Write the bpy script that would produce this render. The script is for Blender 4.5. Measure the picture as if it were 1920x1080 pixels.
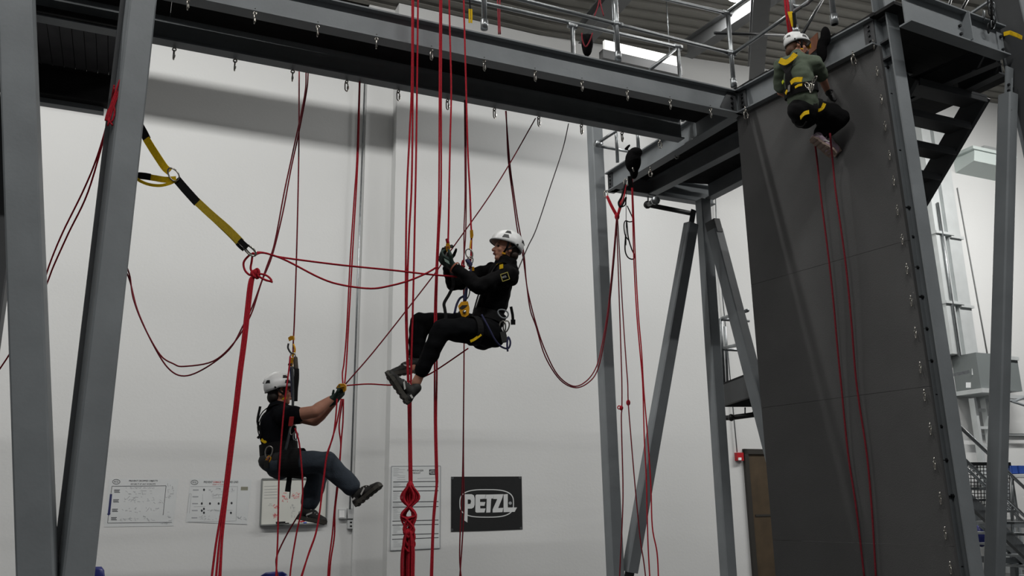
import bpy, bmesh, math, random
import numpy as np
from mathutils import Vector, Matrix
for o in list(bpy.data.objects): bpy.data.objects.remove(o)
scene = bpy.context.scene
COL = scene.collection
random.seed(4)
V = lambda *a: np.array(a, float)

# ---------------------------------------------------------------- camera
FPX, PITCH, ROLL, CAMH = 1600.0, math.radians(14.2), math.radians(-0.77), 1.6
fwd = V(0, math.cos(PITCH), math.sin(PITCH)); r0 = V(1, 0, 0); u0 = np.cross(r0, fwd)
RIGHT = math.cos(ROLL)*r0 + math.sin(ROLL)*u0
UP = -math.sin(ROLL)*r0 + math.cos(ROLL)*u0
CAM = V(0, 0, CAMH)
cd = bpy.data.cameras.new('camera'); cam = bpy.data.objects.new('camera', cd); COL.objects.link(cam)
cd.sensor_fit = 'HORIZONTAL'; cd.sensor_width = 36.0; cd.lens = FPX/1920*36; cd.clip_end = 200; cd.clip_start = .05
cam.matrix_world = Matrix(((RIGHT[0], UP[0], -fwd[0], CAM[0]), (RIGHT[1], UP[1], -fwd[1], CAM[1]), (RIGHT[2], UP[2], -fwd[2], CAM[2]), (0, 0, 0, 1)))
scene.camera = cam

# ---------------------------------------------------------------- light and exposure
world = bpy.data.worlds.new('world'); scene.world = world; world.use_nodes = True
world.node_tree.nodes['Background'].inputs[0].default_value = (0.95, 0.98, 1.0, 1)
world.node_tree.nodes['Background'].inputs[1].default_value = 0.09
scene.view_settings.view_transform = 'Standard'; scene.view_settings.look = 'None'
scene.view_settings.exposure = 0.1; scene.view_settings.gamma = 1.0
scene.view_settings.use_curve_mapping = False

# ---------------------------------------------------------------- measuring helpers: a point of the photograph at a known depth, height or plane
def ray(x, y): return fwd + RIGHT*(x-960)/FPX + UP*(540-y)/FPX
def U(x, y, d): return CAM + ray(x, y)*d
def Uz(x, y, z): r = ray(x, y); return CAM + r*(z-CAMH)/r[2]
def Upl(x, y, p, n): r = ray(x, y); return CAM + r*np.dot(p-CAM, n)/np.dot(r, n)
def proj(p):
    v = np.asarray(p)-CAM; d = v@fwd
    return 960+FPX*(v@RIGHT)/d, 540-FPX*(v@UP)/d, d
def dep(p): return float((np.asarray(p)-CAM)@fwd)
ANG = math.radians(24.2)
D1 = V(math.cos(ANG), math.sin(ANG), 0)      # along the back wall, to the right and away
NB = V(-math.sin(ANG), math.cos(ANG), 0)     # into the back wall
ZUP = V(0, 0, 1)
def nrm(v): v = np.asarray(v, float); return v/np.linalg.norm(v)

# ---------------------------------------------------------------- materials
def lin(c):
    c = c/255.0
    return c/12.92 if c <= .04045 else ((c+.055)/1.055)**2.4
MATS = {}
def mat(name, rgb, rough=.6, metal=0.0, noise=0.0, scale=8.0, bump=0.0, bscale=60.0, emit=0.0, spec=.5, stretch=None):
    if name in MATS: return MATS[name]
    m = bpy.data.materials.new(name); m.use_nodes = True; nt = m.node_tree; b = nt.nodes['Principled BSDF']
    c = tuple(lin(x) for x in rgb)+(1,)
    b.inputs['Base Color'].default_value = c; b.inputs['Roughness'].default_value = rough; b.inputs['Metallic'].default_value = metal
    b.inputs['Specular IOR Level'].default_value = spec
    tc = nt.nodes.new('ShaderNodeTexCoord'); mp = nt.nodes.new('ShaderNodeMapping'); nt.links.new(tc.outputs['Object'], mp.inputs['Vector'])
    if stretch: mp.inputs['Scale'].default_value = stretch
    if noise > 0:
        n = nt.nodes.new('ShaderNodeTexNoise'); n.inputs['Scale'].default_value = scale; n.inputs['Detail'].default_value = 5
        nt.links.new(mp.outputs[0], n.inputs['Vector'])
        r = nt.nodes.new('ShaderNodeValToRGB'); r.color_ramp.elements[0].position = .3; r.color_ramp.elements[1].position = .7
        r.color_ramp.elements[0].color = tuple(x*(1-noise) for x in c[:3])+(1,); r.color_ramp.elements[1].color = tuple(min(1, x*(1+noise)) for x in c[:3])+(1,)
        nt.links.new(n.outputs['Fac'], r.inputs['Fac']); nt.links.new(r.outputs['Color'], b.inputs['Base Color'])
    if bump > 0:
        n2 = nt.nodes.new('ShaderNodeTexNoise'); n2.inputs['Scale'].default_value = bscale; n2.inputs['Detail'].default_value = 3
        nt.links.new(mp.outputs[0], n2.inputs['Vector'])
        bp = nt.nodes.new('ShaderNodeBump'); bp.inputs['Strength'].default_value = bump; bp.inputs['Distance'].default_value = .02
        nt.links.new(n2.outputs['Fac'], bp.inputs['Height']); nt.links.new(bp.outputs['Normal'], b.inputs['Normal'])
    if emit > 0:
        b.inputs['Emission Color'].default_value = c; b.inputs['Emission Strength'].default_value = emit
    MATS[name] = m
    return m
STEEL = mat('grey_painted_steel', (128, 133, 136), .5, 0, .10, 3.0, .05, 40, spec=.35)
STEELD = mat('dark_painted_steel', (70, 72, 74), .55, 0, .12, 3.0, spec=.3)
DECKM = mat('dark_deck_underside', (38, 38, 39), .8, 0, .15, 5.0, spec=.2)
GALV = mat('galvanised_pipe', (150, 154, 156), .36, .85, .15, 14.0)
ZINC = mat('zinc_plated_link', (175, 172, 165), .25, .95)
BOLT = mat('dark_bolt', (42, 44, 46), .5, .5)
PANEL = mat('grey_climbing_board', (82, 82, 82), .75, 0, .07, 2.2, .15, 120, spec=.25)
WALLM = mat('white_painted_concrete', (205, 206, 205), .9, 0, .025, .35, .08, 25, spec=.2)
CEILM = mat('roof_deck_metal', (128, 126, 120), .7, 0, .08, .6, spec=.2)
FLOORM = mat('grey_concrete_floor', (70, 70, 70), .6, 0, .12, .8)
JOISTM = mat('roof_beam_paint', (92, 93, 93), .6, 0, .08, 2)
ROPE = mat('red_rope', (176, 34, 48), .8, 0, .25, 90, .35, 260, spec=.2)
ROPED = mat('dark_red_rope', (120, 36, 46), .8, 0, .25, 90, .35, 260, spec=.2)
CORD = mat('thin_dark_cord', (58, 50, 52), .8)
YEL = mat('yellow_webbing', (226, 186, 22), .75, 0, .12, 60, .25, 200, spec=.2)
YELD = mat('yellow_anodised', (224, 160, 24), .4, .3, .08, 30)
BLKW = mat('black_webbing', (20, 20, 21), .8, 0, .15, 60, .25, 200, spec=.2)
BLKP = mat('black_plastic', (26, 26, 27), .45)
WHITE = mat('white_plastic_shell', (240, 241, 240), .35, 0, .03, 8)
PAPER = mat('white_paper', (200, 203, 203), .8, 0, .02, 3)
INK = mat('black_ink', (40, 42, 46), .8)
INKG = mat('grey_ink', (152, 155, 158), .8)
INKR = mat('red_ink', (178, 66, 66), .8)
INKB = mat('blue_ink', (40, 44, 88), .8)

# ---------------------------------------------------------------- mesh helpers
ORG = {}
class MB:
    def __init__(s): s.v = []; s.f = []; s.smooth = []
    def add(s, vs, fs, smooth=False):
        k = len(s.v); s.v.extend([np.asarray(p, float) for p in vs])
        for f in fs: s.f.append(tuple(i+k for i in f)); s.smooth.append(smooth)
        return s
    def obox(s, c, ax, ay, az, hx, hy, hz):
        c = np.asarray(c, float); ax, ay, az = np.asarray(ax)*hx, np.asarray(ay)*hy, np.asarray(az)*hz
        vs = [c+i*ax+j*ay+k*az for i in (-1, 1) for j in (-1, 1) for k in (-1, 1)]
        fs = [(0, 1, 3, 2), (4, 6, 7, 5), (0, 4, 5, 1), (2, 3, 7, 6), (0, 2, 6, 4), (1, 5, 7, 3)]
        if np.dot(np.cross(ax, ay), az) < 0: fs = [f[::-1] for f in fs]
        return s.add(vs, fs)
    def bar(s, p, q, w, h, up=ZUP):
        """square bar from p to q: w across, h along up"""
        p, q = np.asarray(p, float), np.asarray(q, float); a = nrm(q-p)
        side = nrm(np.cross(a, up)); u = np.cross(side, a)
        return s.obox((p+q)/2, a, side, u, np.linalg.norm(q-p)/2, w/2, h/2)
    def tube(s, pts, r, n=8, caps=True, closed=False, smooth=True, rads=None, ell=None):
        pts = [np.asarray(p, float) for p in pts]; m = len(pts)
        rads = rads if rads is not None else [r]*m
        ref = None; rings = []
        for i in range(m):
            if closed: t = pts[(i+1) % m]-pts[i-1]
            else: t = pts[min(i+1, m-1)]-pts[max(i-1, 0)]
            L = np.linalg.norm(t); t = t/L if L > 1e-9 else V(0, 0, 1)
            if ref is None:
                ref = nrm(np.cross(t, V(0, 0, 1) if abs(t[2]) < .9 else V(0, 1, 0)))
                if ell is not None: ref = nrm(np.asarray(ell[0])-t*np.dot(t, ell[0]))
            ref = nrm(ref-t*np.dot(ref, t)); b = np.cross(t, ref)
            e = ell[1] if ell is not None else 1.0
            rings.append([pts[i]+rads[i]*(math.cos(a)*ref*1.0+math.sin(a)*b*e) for a in (2*math.pi*k/n for k in range(n))])
        vs = [p for rg in rings for p in rg]; fs = []
        for i in range(m if closed else m-1):
            j = (i+1) % m
            for k in range(n):
                l = (k+1) % n
                fs.append((i*n+k, i*n+l, j*n+l, j*n+k))
        if caps and not closed:
            fs.append(tuple(range(n))[::-1]); fs.append(tuple((m-1)*n+k for k in range(n)))
        return s.add(vs, fs, smooth)
    def cap(s, p, q, r0_, r1_, n=14, flat=None, k=1.0):
        """tapered capsule p-q; flat = axis along which the section is scaled by k"""
        p, q = np.asarray(p, float), np.asarray(q, float); d = q-p; L = np.linalg.norm(d); a = d/L if L > 1e-6 else V(0, 0, 1)
        pts, rads = [], []
        for i in range(5):
            th = math.pi/2*(1-i/4.0); pts.append(p-a*r0_*math.sin(th)); rads.append(max(r0_*math.cos(th), r0_*.03))
        for i in range(5):
            th = math.pi/2*(i/4.0); pts.append(q+a*r1_*math.sin(th)); rads.append(max(r1_*math.cos(th), r1_*.03))
        if flat is None: return s.tube(pts, 0, n, rads=rads)
        f = nrm(np.asarray(flat)-a*np.dot(flat, a)); s0 = np.cross(a, f)
        return s.tube(pts, 0, n, rads=rads, ell=(s0, k))
    def ell(s, c, ax, ay, az, n=16, m=10):
        """ellipsoid with half-axis vectors"""
        c = np.asarray(c, float); vs = [c+np.asarray(az)]
        for i in range(1, m):
            th = math.pi*i/m
            for k in range(n):
                ph = 2*math.pi*k/n
                vs.append(c+np.asarray(az)*math.cos(th)+math.sin(th)*(np.asarray(ax)*math.cos(ph)+np.asarray(ay)*math.sin(ph)))
        vs.append(c-np.asarray(az)); fs = []
        flip = np.dot(np.cross(ax, ay), az) < 0
        for k in range(n): fs.append((0, 1+k, 1+(k+1) % n))
        for i in range(m-2):
            for k in range(n):
                a = 1+i*n+k; b = 1+i*n+(k+1) % n; fs.append((a, a+n, b+n, b))
        e = len(vs)-1
        for k in range(n): fs.append((e, 1+(m-2)*n+(k+1) % n, 1+(m-2)*n+k))
        if flip: fs = [f[::-1] for f in fs]
        return s.add(vs, fs, True)
    def prism(s, poly, o, ax, ay, az, t):
        """2-d polygon (list of xy) laid in the frame o, ax, ay and extruded t along az"""
        n = len(poly); o = np.asarray(o, float)
        vs = [o+ax*x+ay*y for x, y in poly]+[o+ax*x+ay*y+az*t for x, y in poly]
        fs = [tuple(range(n))[::-1], tuple(range(n, 2*n))]+[(i, (i+1) % n, (i+1) % n+n, i+n) for i in range(n)]
        return s.add(vs, fs)
    def ribbon(s, pts, wdir, w, t=.003, smooth=True):
        """flat strap along pts: width vector(s) wdir, width w, thickness t"""
        pts = [np.asarray(p, float) for p in pts]; m = len(pts); vs = []
        for i in range(m):
            tg = nrm(pts[min(i+1, m-1)]-pts[max(i-1, 0)])
            wd = np.asarray(wdir[i] if isinstance(wdir, list) else wdir, float); wd = nrm(wd-tg*np.dot(wd, tg)); nn = np.cross(tg, wd)
            for a, b in ((-1, -1), (1, -1), (1, 1), (-1, 1)): vs.append(pts[i]+wd*a*w/2+nn*b*t/2)
        fs = [(0, 1, 2, 3)[::-1], tuple(4*(m-1)+k for k in range(4))]
        for i in range(m-1):
            for k in range(4): fs.append((4*i+k, 4*i+(k+1) % 4, 4*i+4+(k+1) % 4, 4*i+4+k))
        return s.add(vs, fs)
    def mesh(s, name, o):
        me = bpy.data.meshes.new(name)
        me.from_pydata([tuple(p-o) for p in s.v], [], s.f)
        me.polygons.foreach_set('use_smooth', s.smooth)
        me.update(); return me
    def build(s, name, material, parent=None, org=None):
        if parent is not None: o = ORG[parent.name]
        elif org is not None: o = np.asarray(org, float)
        else:
            a = np.array(s.v); o = (a.min(0)+a.max(0))/2; o[2] = a[:, 2].min()
        ob = bpy.data.objects.new(name, s.mesh(name, o)); COL.objects.link(ob)
        ob.data.materials.append(material)
        if parent is not None: ob.parent = parent
        else: ob.location = Vector(o)
        ORG[ob.name] = o
        return ob
def tag(o, label=None, cat=None, group=None, kind=None):
    if label: o['label'] = label
    if cat: o['category'] = cat
    if group: o['group'] = group
    if kind: o['kind'] = kind
    return o
def thing(name, loc, label, cat, group=None):
    o = bpy.data.objects.new(name, None); COL.objects.link(o); o.location = Vector(np.asarray(loc, float)); o.empty_display_size = .1
    ORG[o.name] = np.asarray(loc, float)
    return tag(o, label, cat, group)
def remesh(mb, voxel, smooth=4, fac=.5):
    """union of closed shapes as one continuous skin"""
    me = mb.mesh('tmp', V(0, 0, 0)); ob = bpy.data.objects.new('tmp', me); COL.objects.link(ob)
    m = ob.modifiers.new('r', 'REMESH'); m.mode = 'VOXEL'; m.voxel_size = voxel
    if smooth:
        k = ob.modifiers.new('s', 'SMOOTH'); k.iterations = smooth; k.factor = fac
    dg = bpy.context.evaluated_depsgraph_get(); ev = ob.evaluated_get(dg); m2 = ev.to_mesh()
    n = len(m2.vertices); co = np.empty(n*3); m2.vertices.foreach_get('co', co)
    out = MB(); out.v = list(co.reshape(-1, 3)); out.f = [tuple(p.vertices) for p in m2.polygons]; out.smooth = [True]*len(out.f)
    ev.to_mesh_clear(); bpy.data.objects.remove(ob); bpy.data.meshes.remove(me)
    return out
def spline(pts, n=8):
    """Catmull-Rom through points"""
    pts = [np.asarray(p, float) for p in pts]
    if len(pts) < 3: return pts
    P = [2*pts[0]-pts[1]]+pts+[2*pts[-1]-pts[-2]]; out = []
    for i in range(1, len(P)-2):
        a, b, c, d = P[i-1], P[i], P[i+1], P[i+2]
        for k in range(n):
            t = k/n
            out.append(.5*((2*b)+(-a+c)*t+(2*a-5*b+4*c-d)*t*t+(-a+3*b-3*c+d)*t**3))
    out.append(P[-2]); return out
def text_mesh(body, size, o, ax, ay, az, t=.002, align='LEFT', sx=1.0, bold=0.0):
    """lettering as thin solid geometry laid in the frame o, ax (reading direction), ay (up)"""
    cu = bpy.data.curves.new('t', 'FONT'); cu.body = body; cu.size = size; cu.align_x = align; cu.resolution_u = 2; cu.offset = bold
    ob = bpy.data.objects.new('t', cu); COL.objects.link(ob)
    dg = bpy.context.evaluated_depsgraph_get(); me = ob.evaluated_get(dg).to_mesh()
    mb = MB(); o = np.asarray(o, float)
    mb.add([o+ax*v.co.x*sx+ay*v.co.y+az*t for v in me.vertices], [tuple(p.vertices) for p in me.polygons])
    ob.evaluated_get(dg).to_mesh_clear(); bpy.data.objects.remove(ob); bpy.data.curves.remove(cu)
    return mb
def fit_text(body, o, ax, ay, az, w, h, t=.0015, bold=0.0):
    """lettering stretched to width w and height h, lower left corner at o"""
    m = text_mesh(body, 1.0, V(0, 0, 0), V(1, 0, 0), V(0, 1, 0), V(0, 0, 1), 0, bold=bold); a = np.array(m.v); lo, hi = a.min(0), a.max(0)
    m.v = [np.asarray(o)+ax*((p[0]-lo[0])/(hi[0]-lo[0])*w)+ay*((p[1]-lo[1])/(hi[1]-lo[1])*h)+az*t for p in m.v]
    return m
ORD = ['first', 'second', 'third', 'fourth', 'fifth', 'sixth', 'seventh', 'eighth', 'ninth', 'tenth', 'eleventh', 'twelfth', 'thirteenth', 'fourteenth', 'fifteenth', 'sixteenth', 'seventeenth', 'eighteenth', 'nineteenth', 'twentieth', 'twenty-first', 'twenty-second', 'twenty-third', 'twenty-fourth']
# ================================================================ the hall
W0 = U(550, 945, 13.5)                       # a point of the back wall
ZC = 10.72
def zc(s): return ZC+max(0.0, s-4.4)*.08     # the roof rises gently to the right
def wp(s, off, z):                           # s along the wall, off in front of it
    p = W0 + D1*s - NB*off; return V(p[0], p[1], z)
def Uw(x, y, off=0.0): return Upl(x, y, W0-NB*off, NB)
def sw(x, y, off=0.0): return float((Uw(x, y, off)-W0)@D1)
mb = MB()
s1, s2 = sw(672, 600), sw(727, 500)
def slab(mb, sa, sb, off, z0, z1, back=.3): mb.obox((wp(sa, (off-back)/2, (z0+z1)/2)+wp(sb, (off-back)/2, (z0+z1)/2))/2, D1, NB, ZUP, (sb-sa)/2, (off+back)/2, (z1-z0)/2)
slab(mb, -14, s1, 0, 0, ZC); slab(mb, s1, s2, .10, 0, ZC); slab(mb, s2, 4.4, .36, 0, ZC); slab(mb, 4.4, 24, .36, 0, 12.2)
tag(mb.build('wall_back', WALLM), 'tall white painted concrete back wall of the training hall', kind='structure')
mb = MB(); mb.obox(V(3, 4, -.1), D1, NB, ZUP, 26, 22, .1)
tag(mb.build('floor', FLOORM), 'grey concrete floor of the hall', kind='structure')
# corrugated roof deck, ribs running along the wall
mb = MB(); prof = []; x = -14.0
while x < 2.0:
    prof += [(x, 0), (x+.12, 0), (x+.16, .05), (x+.26, .05)]; x += .30
ends = [wp(q, 0, zc(q)) for q in (-16, 4.4, 26)]
vs = []; fs = []; ne = len(ends)
for i, (q, h) in enumerate(prof):
    for e in ends: vs.append(e+NB*q+ZUP*h)
for i in range(len(prof)-1):
    for j in range(ne-1): fs.append((ne*i+j, ne*i+j+1, ne*i+ne+j+1, ne*i+ne+j))
mb.add(vs, fs)
for e0, e1 in zip(ends[:-1], ends[1:]):
    mb.bar(e0+NB*(-6)+ZUP*.15, e1+NB*(-6)+ZUP*.15, 16, .1)
tag(mb.build('ceiling', CEILM), 'corrugated metal roof deck of the hall', kind='structure')

# roof beams
def ibeam(mbs, p, q, h, w, tf, tw, up=ZUP):
    """three meshes: web, top flange, bottom flange; p-q is the line of the bottom face"""
    p, q = np.asarray(p, float), np.asarray(q, float)
    mbs[0].bar(p+up*h/2, q+up*h/2, tw, h-2*tf, up); mbs[1].bar(p+up*(h-tf/2), q+up*(h-tf/2), w, tf, up); mbs[2].bar(p+up*tf/2, q+up*tf/2, w, tf, up)
def beam_thing(name, p, q, h, w, label, cat, material=STEEL, tf=.014, tw=.012, group=None):
    t = thing(name, (np.asarray(p)+np.asarray(q))/2, label, cat, group); m = [MB(), MB(), MB()]
    ibeam(m, p, q, h, w, tf, tw)
    m[0].build('web', material, t); m[1].build('top_flange', material, t); m[2].build('bottom_flange', material, t)
    return t
beam_thing('roof_beam', wp(-14, 4.9, 9.675), wp(6.0, 4.9, 9.675), .21, .10, 'long unseen beam added above the left half of the catwalk to shade a band of the back wall', 'roof beam', JOISTM)  # added out of view to cast the dark band across the back wall
# beams crossing under the roof, seen above the guardrails
def roof_beam(pa, pb, z, h, w, label):
    A, B = Uz(*pa, z), Uz(*pb, z); return beam_thing('roof_beam', A, B, h, w, label, 'roof beam', JOISTM)
roof_beam((1096, 84), (1232, -70), 10.0, .42, .26, 'heavy sloping roof beam above the catwalk behind the black hanging bag')
roof_beam((1290, 108), (1545, -60), 9.9, .34, .22, 'roof beam running past the glowing ceiling lamp above the corner guardrail')
roof_beam((1418, 150), (1432, -40), 9.0, .30, .26, 'short roof beam stub behind the railing to the left of the green-shirted climber')
for i, (pa, pb, lab) in enumerate([((1340, 62), (1470, 66), 'thin dark roof bracing bar under the glowing lamp'),
                             ((1500, 72), (1565, -40), 'thin black diagonal roof brace right above the climber in the green shirt'),
                             ((1770, 40), (1790, -25), 'thin black roof strut standing over the right platform beam'),
                             ((1790, 42), (1830, -30), 'thin black diagonal roof strut over the right platform, close to the yellow sling')]):
    mb = MB(); mb.tube([U(*pa, 12.0), U(*pb, 12.6)], .022, 6); tag(mb.build('roof_brace', BOLT), lab, 'brace')
mb = MB(); mb.tube([Uz(1298, 103, 10.2), Uz(1398, 32, 10.2)], .012, 6); tag(mb.build('conduit_pipe', GALV), 'thin bright conduit rising diagonally under the roof beyond the corner post', 'pipe')

# ---- lamps (their own light lives here)
LAMPM = mat('lamp_diffuser', (255, 252, 244), .5, emit=6.0)
def strip_lamp(s, off, z, L, watt, label, tilt=0.0, group=None):
    c = wp(s, off, z); t = thing('strip_lamp', c, label, 'lamp', group)
    mb = MB(); mb.obox(c+ZUP*.05, D1, NB, ZUP, L/2, .07, .03); mb.build('housing', GALV, t)
    mb = MB(); mb.obox(c+ZUP*.01, D1, NB, ZUP, L/2-.02, .055, .01); mb.build('diffuser', LAMPM, t)
    for e in (-1, 1):
        mb = MB(); q = c+D1*e*L*.4; mb.tube([q+ZUP*.08, V(q[0], q[1], zc(s)+.02)], .006, 6); mb.build('hanger_rod', GALV, t)
    ld = bpy.data.lights.new('strip_light', 'AREA'); ld.shape = 'RECTANGLE'; ld.size = L; ld.size_y = .12; ld.energy = watt; ld.color = (1, .985, .96)
    lo = bpy.data.objects.new('light', ld); COL.objects.link(lo); lo.parent = t
    lo.rotation_euler = (tilt, 0, ANG); lo.location = (0, 0, -.02)
    return t
KW = 1.0
for i, (s, watt) in enumerate(((-9.5, 330), (-5.5, 330), (-1.5, 270), (2.5, 60))):
    strip_lamp(s, 7.0, 10.5, 3.9, watt*KW, '%s strip lamp from the left in the row above the catwalk' % ORD[i], tilt=.8, group='strip lamps above the catwalk')
for i, (s, watt) in enumerate(((7.5, 50), (12.5, 470), (16.5, 440))):
    strip_lamp(s, 6.0, 10.5, 3.6, watt*KW, '%s strip lamp from the left in the row over the right platform' % ORD[i], tilt=.3, group='strip lamps above the right platform')
for i, (s, off) in enumerate(((-6, 13.5), (0, 13.5), (6, 13.5))):
    strip_lamp(s, off, 10.5, 3.0, 255*KW, '%s strip lamp from the left in the row behind the camera' % ORD[i], group='strip lamps over the near floor')
# high-bay lamp seen at the top edge
c = Uz(1388, -10, 10.3); t = thing('high_bay_lamp', c, 'round glowing high-bay lamp under the roof at the top edge', 'lamp')
mb = MB(); mb.tube([c+ZUP*.03, c+ZUP*.12, c+ZUP*.22, c+ZUP*.3], 0, 20, rads=[.26, .24, .12, .08]); mb.build('reflector', GALV, t)
mb = MB(); mb.tube([c-ZUP*.005, c+ZUP*.025], .23, 20); mb.build('diffuser', mat('bright_lamp', (255, 255, 250), .5, emit=14), t)
mb = MB(); mb.tube([c+ZUP*.3, V(c[0], c[1], ZC)], .01, 6); mb.build('hanger_rod', GALV, t)
ld = bpy.data.lights.new('bay_light', 'AREA'); ld.shape = 'DISK'; ld.size = .45; ld.energy = 160; lo = bpy.data.objects.new('light', ld); COL.objects.link(lo); lo.parent = t; lo.location = (0, 0, -.03)

# ================================================================ steel training tower
N1 = U(1383, 218, 8.8); ZB = N1[2]; BH = .26
FA = Uz(640, 62, ZB); DF = nrm(N1-FA); NF = V(-DF[1], DF[0], 0)
TN = Uz(1645, 85, ZB); DS = nrm(TN-N1); NS = np.cross(DS, ZUP)      # NS points to the camera side of the climbing wall
C1N = Uz(1143, 362, ZB)
def bolts(parent, pts, axis, r=.014, h=.02):
    for p in pts:
        mb = MB(); mb.tube([p, p+np.asarray(axis)*h], r, 6, smooth=False); mb.build('bolt', BOLT, parent)
# catwalk
FL = FA-DF*4.2
t = beam_thing('catwalk_beam', FL, N1+DF*.02, BH, .13, 'long grey front beam of the catwalk with quick links along its lower edge', 'beam')
g = MB(); e = N1-DF*.10-NF*.010
g.prism([(0, 0), (.20, 0), (.20, BH-.02), (.10, BH-.02), (0, .06)], e-DF*.12+ZUP*.01, DF, ZUP, -NF, .012); g.build('gusset_plate', STEELD, t)
bolts(t, [e-NF*.012+DF*.02+ZUP*z for z in (.07, .12, .18)], -NF)
RO = .735
t = beam_thing('catwalk_beam', FL+NF*RO, N1-DF*.18+NF*RO, BH, .12, 'rear beam of the catwalk, seen from below against the white wall', 'beam')
# catwalk deck planks seen from below
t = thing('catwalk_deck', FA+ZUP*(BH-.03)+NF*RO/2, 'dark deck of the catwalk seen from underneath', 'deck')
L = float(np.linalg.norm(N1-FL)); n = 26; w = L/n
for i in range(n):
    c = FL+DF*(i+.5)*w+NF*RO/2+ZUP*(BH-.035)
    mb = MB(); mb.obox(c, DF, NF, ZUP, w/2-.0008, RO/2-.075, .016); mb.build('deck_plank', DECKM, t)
# side beam through the corner: from the tower column back to the far column
t = beam_thing('tower_beam', N1+DS*.03, TN+DS*.0, BH, .13, 'grey beam along the top of the dark climbing board, above the hanging climber', 'beam')
for q in (N1+DS*.10, TN-DS*.05):
    g = MB(); g.obox(q+NS*.012+ZUP*BH/2, DS, NS, ZUP, .05, .006, BH/2-.02); g.build('end_plate', STEELD, t)
    bolts(t, [q+NS*.018+ZUP*z for z in (.06, .11, .16, .2)], NS, .012, .018)
DC = nrm(N1-C1N)
NC = np.cross(DC, ZUP)
t = beam_thing('tower_beam', C1N, N1-DC*.06, BH, .13, 'grey edge beam of the rear platform behind the black draped bag', 'beam')
g = MB(); g.obox(C1N+DC*.05+NC*.012+ZUP*BH/2, DC, NC, ZUP, .05, .007, BH/2); g.build('end_plate', STEELD, t)
bolts(t, [C1N+DC*.06+NC*.02+ZUP*z for z in (.05, .10, .15, .2)], NC, .011, .015)
# rear platform
B1, B2 = Uz(1150, 357, ZB), Uz(1300, 380, ZB); R1, R2 = Uz(1330, 374, ZB), Uz(1400, 338, ZB)
beam_thing('tower_beam', B1, B2+nrm(B2-B1)*.32, BH, .12, 'far edge beam of the rear platform above the black sprinkler pipe', 'beam')
PR = nrm(R2-R1)
beam_thing('tower_beam', R1, R1+PR*3.2, BH, .13, 'right edge beam of the rear platform, running in behind the dark climbing board', 'beam')
J1, J2 = Uz(1222, 366, ZB), Uz(1385, 282, ZB)
beam_thing('tower_beam', J1, J1+nrm(J2-J1)*2.6, BH-.06, .12, 'middle joist under the rear platform, between its two edge beams', 'joist')
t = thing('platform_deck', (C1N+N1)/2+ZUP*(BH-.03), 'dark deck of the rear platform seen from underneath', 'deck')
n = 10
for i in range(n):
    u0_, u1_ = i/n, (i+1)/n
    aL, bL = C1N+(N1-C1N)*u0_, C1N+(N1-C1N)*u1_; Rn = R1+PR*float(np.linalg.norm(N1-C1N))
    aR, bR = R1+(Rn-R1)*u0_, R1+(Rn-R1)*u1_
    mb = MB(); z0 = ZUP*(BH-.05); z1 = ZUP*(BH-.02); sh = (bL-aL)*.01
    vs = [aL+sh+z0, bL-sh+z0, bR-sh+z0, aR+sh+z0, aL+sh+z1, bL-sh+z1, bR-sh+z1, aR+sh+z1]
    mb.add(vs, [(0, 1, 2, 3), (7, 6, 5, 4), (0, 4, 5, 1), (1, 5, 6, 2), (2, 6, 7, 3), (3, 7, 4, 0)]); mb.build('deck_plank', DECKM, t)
# left platform beyond the two leaning posts
PLo = FA-DF*1.25
t = beam_thing('tower_beam', PLo-DF*3.0+NF*2.22, PLo-DF*.24+NF*2.22, .30, .14, 'black far edge beam of the left platform between the two grey posts', 'beam', DECKM)
mb = MB(); mb.obox(Uz(131, 199, ZB-.03), DF, NF, ZUP, .30, .05, .025); mb.build('flange_strip', STEEL, t)
beam_thing('tower_beam', PLo-DF*3.0+NF*.62, PLo-DF*.30+NF*.62, .05, .03, 'thin dark cross beam under the left platform, high between the grey posts', 'beam', DECKM)
t = thing('platform_deck', PLo-DF*1.5+NF*1.4+ZUP*.3, 'dark plank underside of the left platform, with fine joints', 'deck')
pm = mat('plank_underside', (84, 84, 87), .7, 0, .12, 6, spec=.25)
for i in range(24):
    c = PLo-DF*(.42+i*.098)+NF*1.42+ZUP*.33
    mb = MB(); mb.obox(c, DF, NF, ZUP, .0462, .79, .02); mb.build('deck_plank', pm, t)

mb = MB(); mb.obox(PLo-DF*1.55+NF*1.42+ZUP*.365, DF, NF, ZUP, 1.25, .78, .012); mb.build('light_block_sheet', DECKM, t)  # unseen sheet added above the planks to stop light leaking through the joints
# ---- columns
def post(name, pa, pb, node, w, h, rot, label, cat, material=STEEL, z0=None, z1=None, plates=()):
    """square steel tube whose axis passes the two photo points in the upright plane through node facing the camera"""
    nn = nrm(V(node[0], node[1], 0)); A, B = Upl(*pa, node, nn), Upl(*pb, node, nn); d = nrm(A-B)
    if z0 is not None: B = B+d*((z0-B[2])/d[2])
    if z1 is not None: A = A+d*((z1-A[2])/d[2])
    fr = V(math.cos(rot), math.sin(rot), 0); fr = nrm(fr-d*np.dot(fr, d)); sd = np.cross(d, fr)
    mb = MB(); c = (A+B)/2; hl = np.linalg.norm(A-B)/2
    ch = .012; pr = [(-w/2, -h/2+ch), (-w/2+ch, -h/2), (w/2-ch, -h/2), (w/2, -h/2+ch), (w/2, h/2-ch), (w/2-ch, h/2), (-w/2+ch, h/2), (-w/2, h/2-ch)]
    t = thing(name, B, label, cat); mb.prism(pr, B, fr, sd, d, 2*hl); mb.build('shaft', material, t)
    return t, A, B, d, fr, sd
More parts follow.
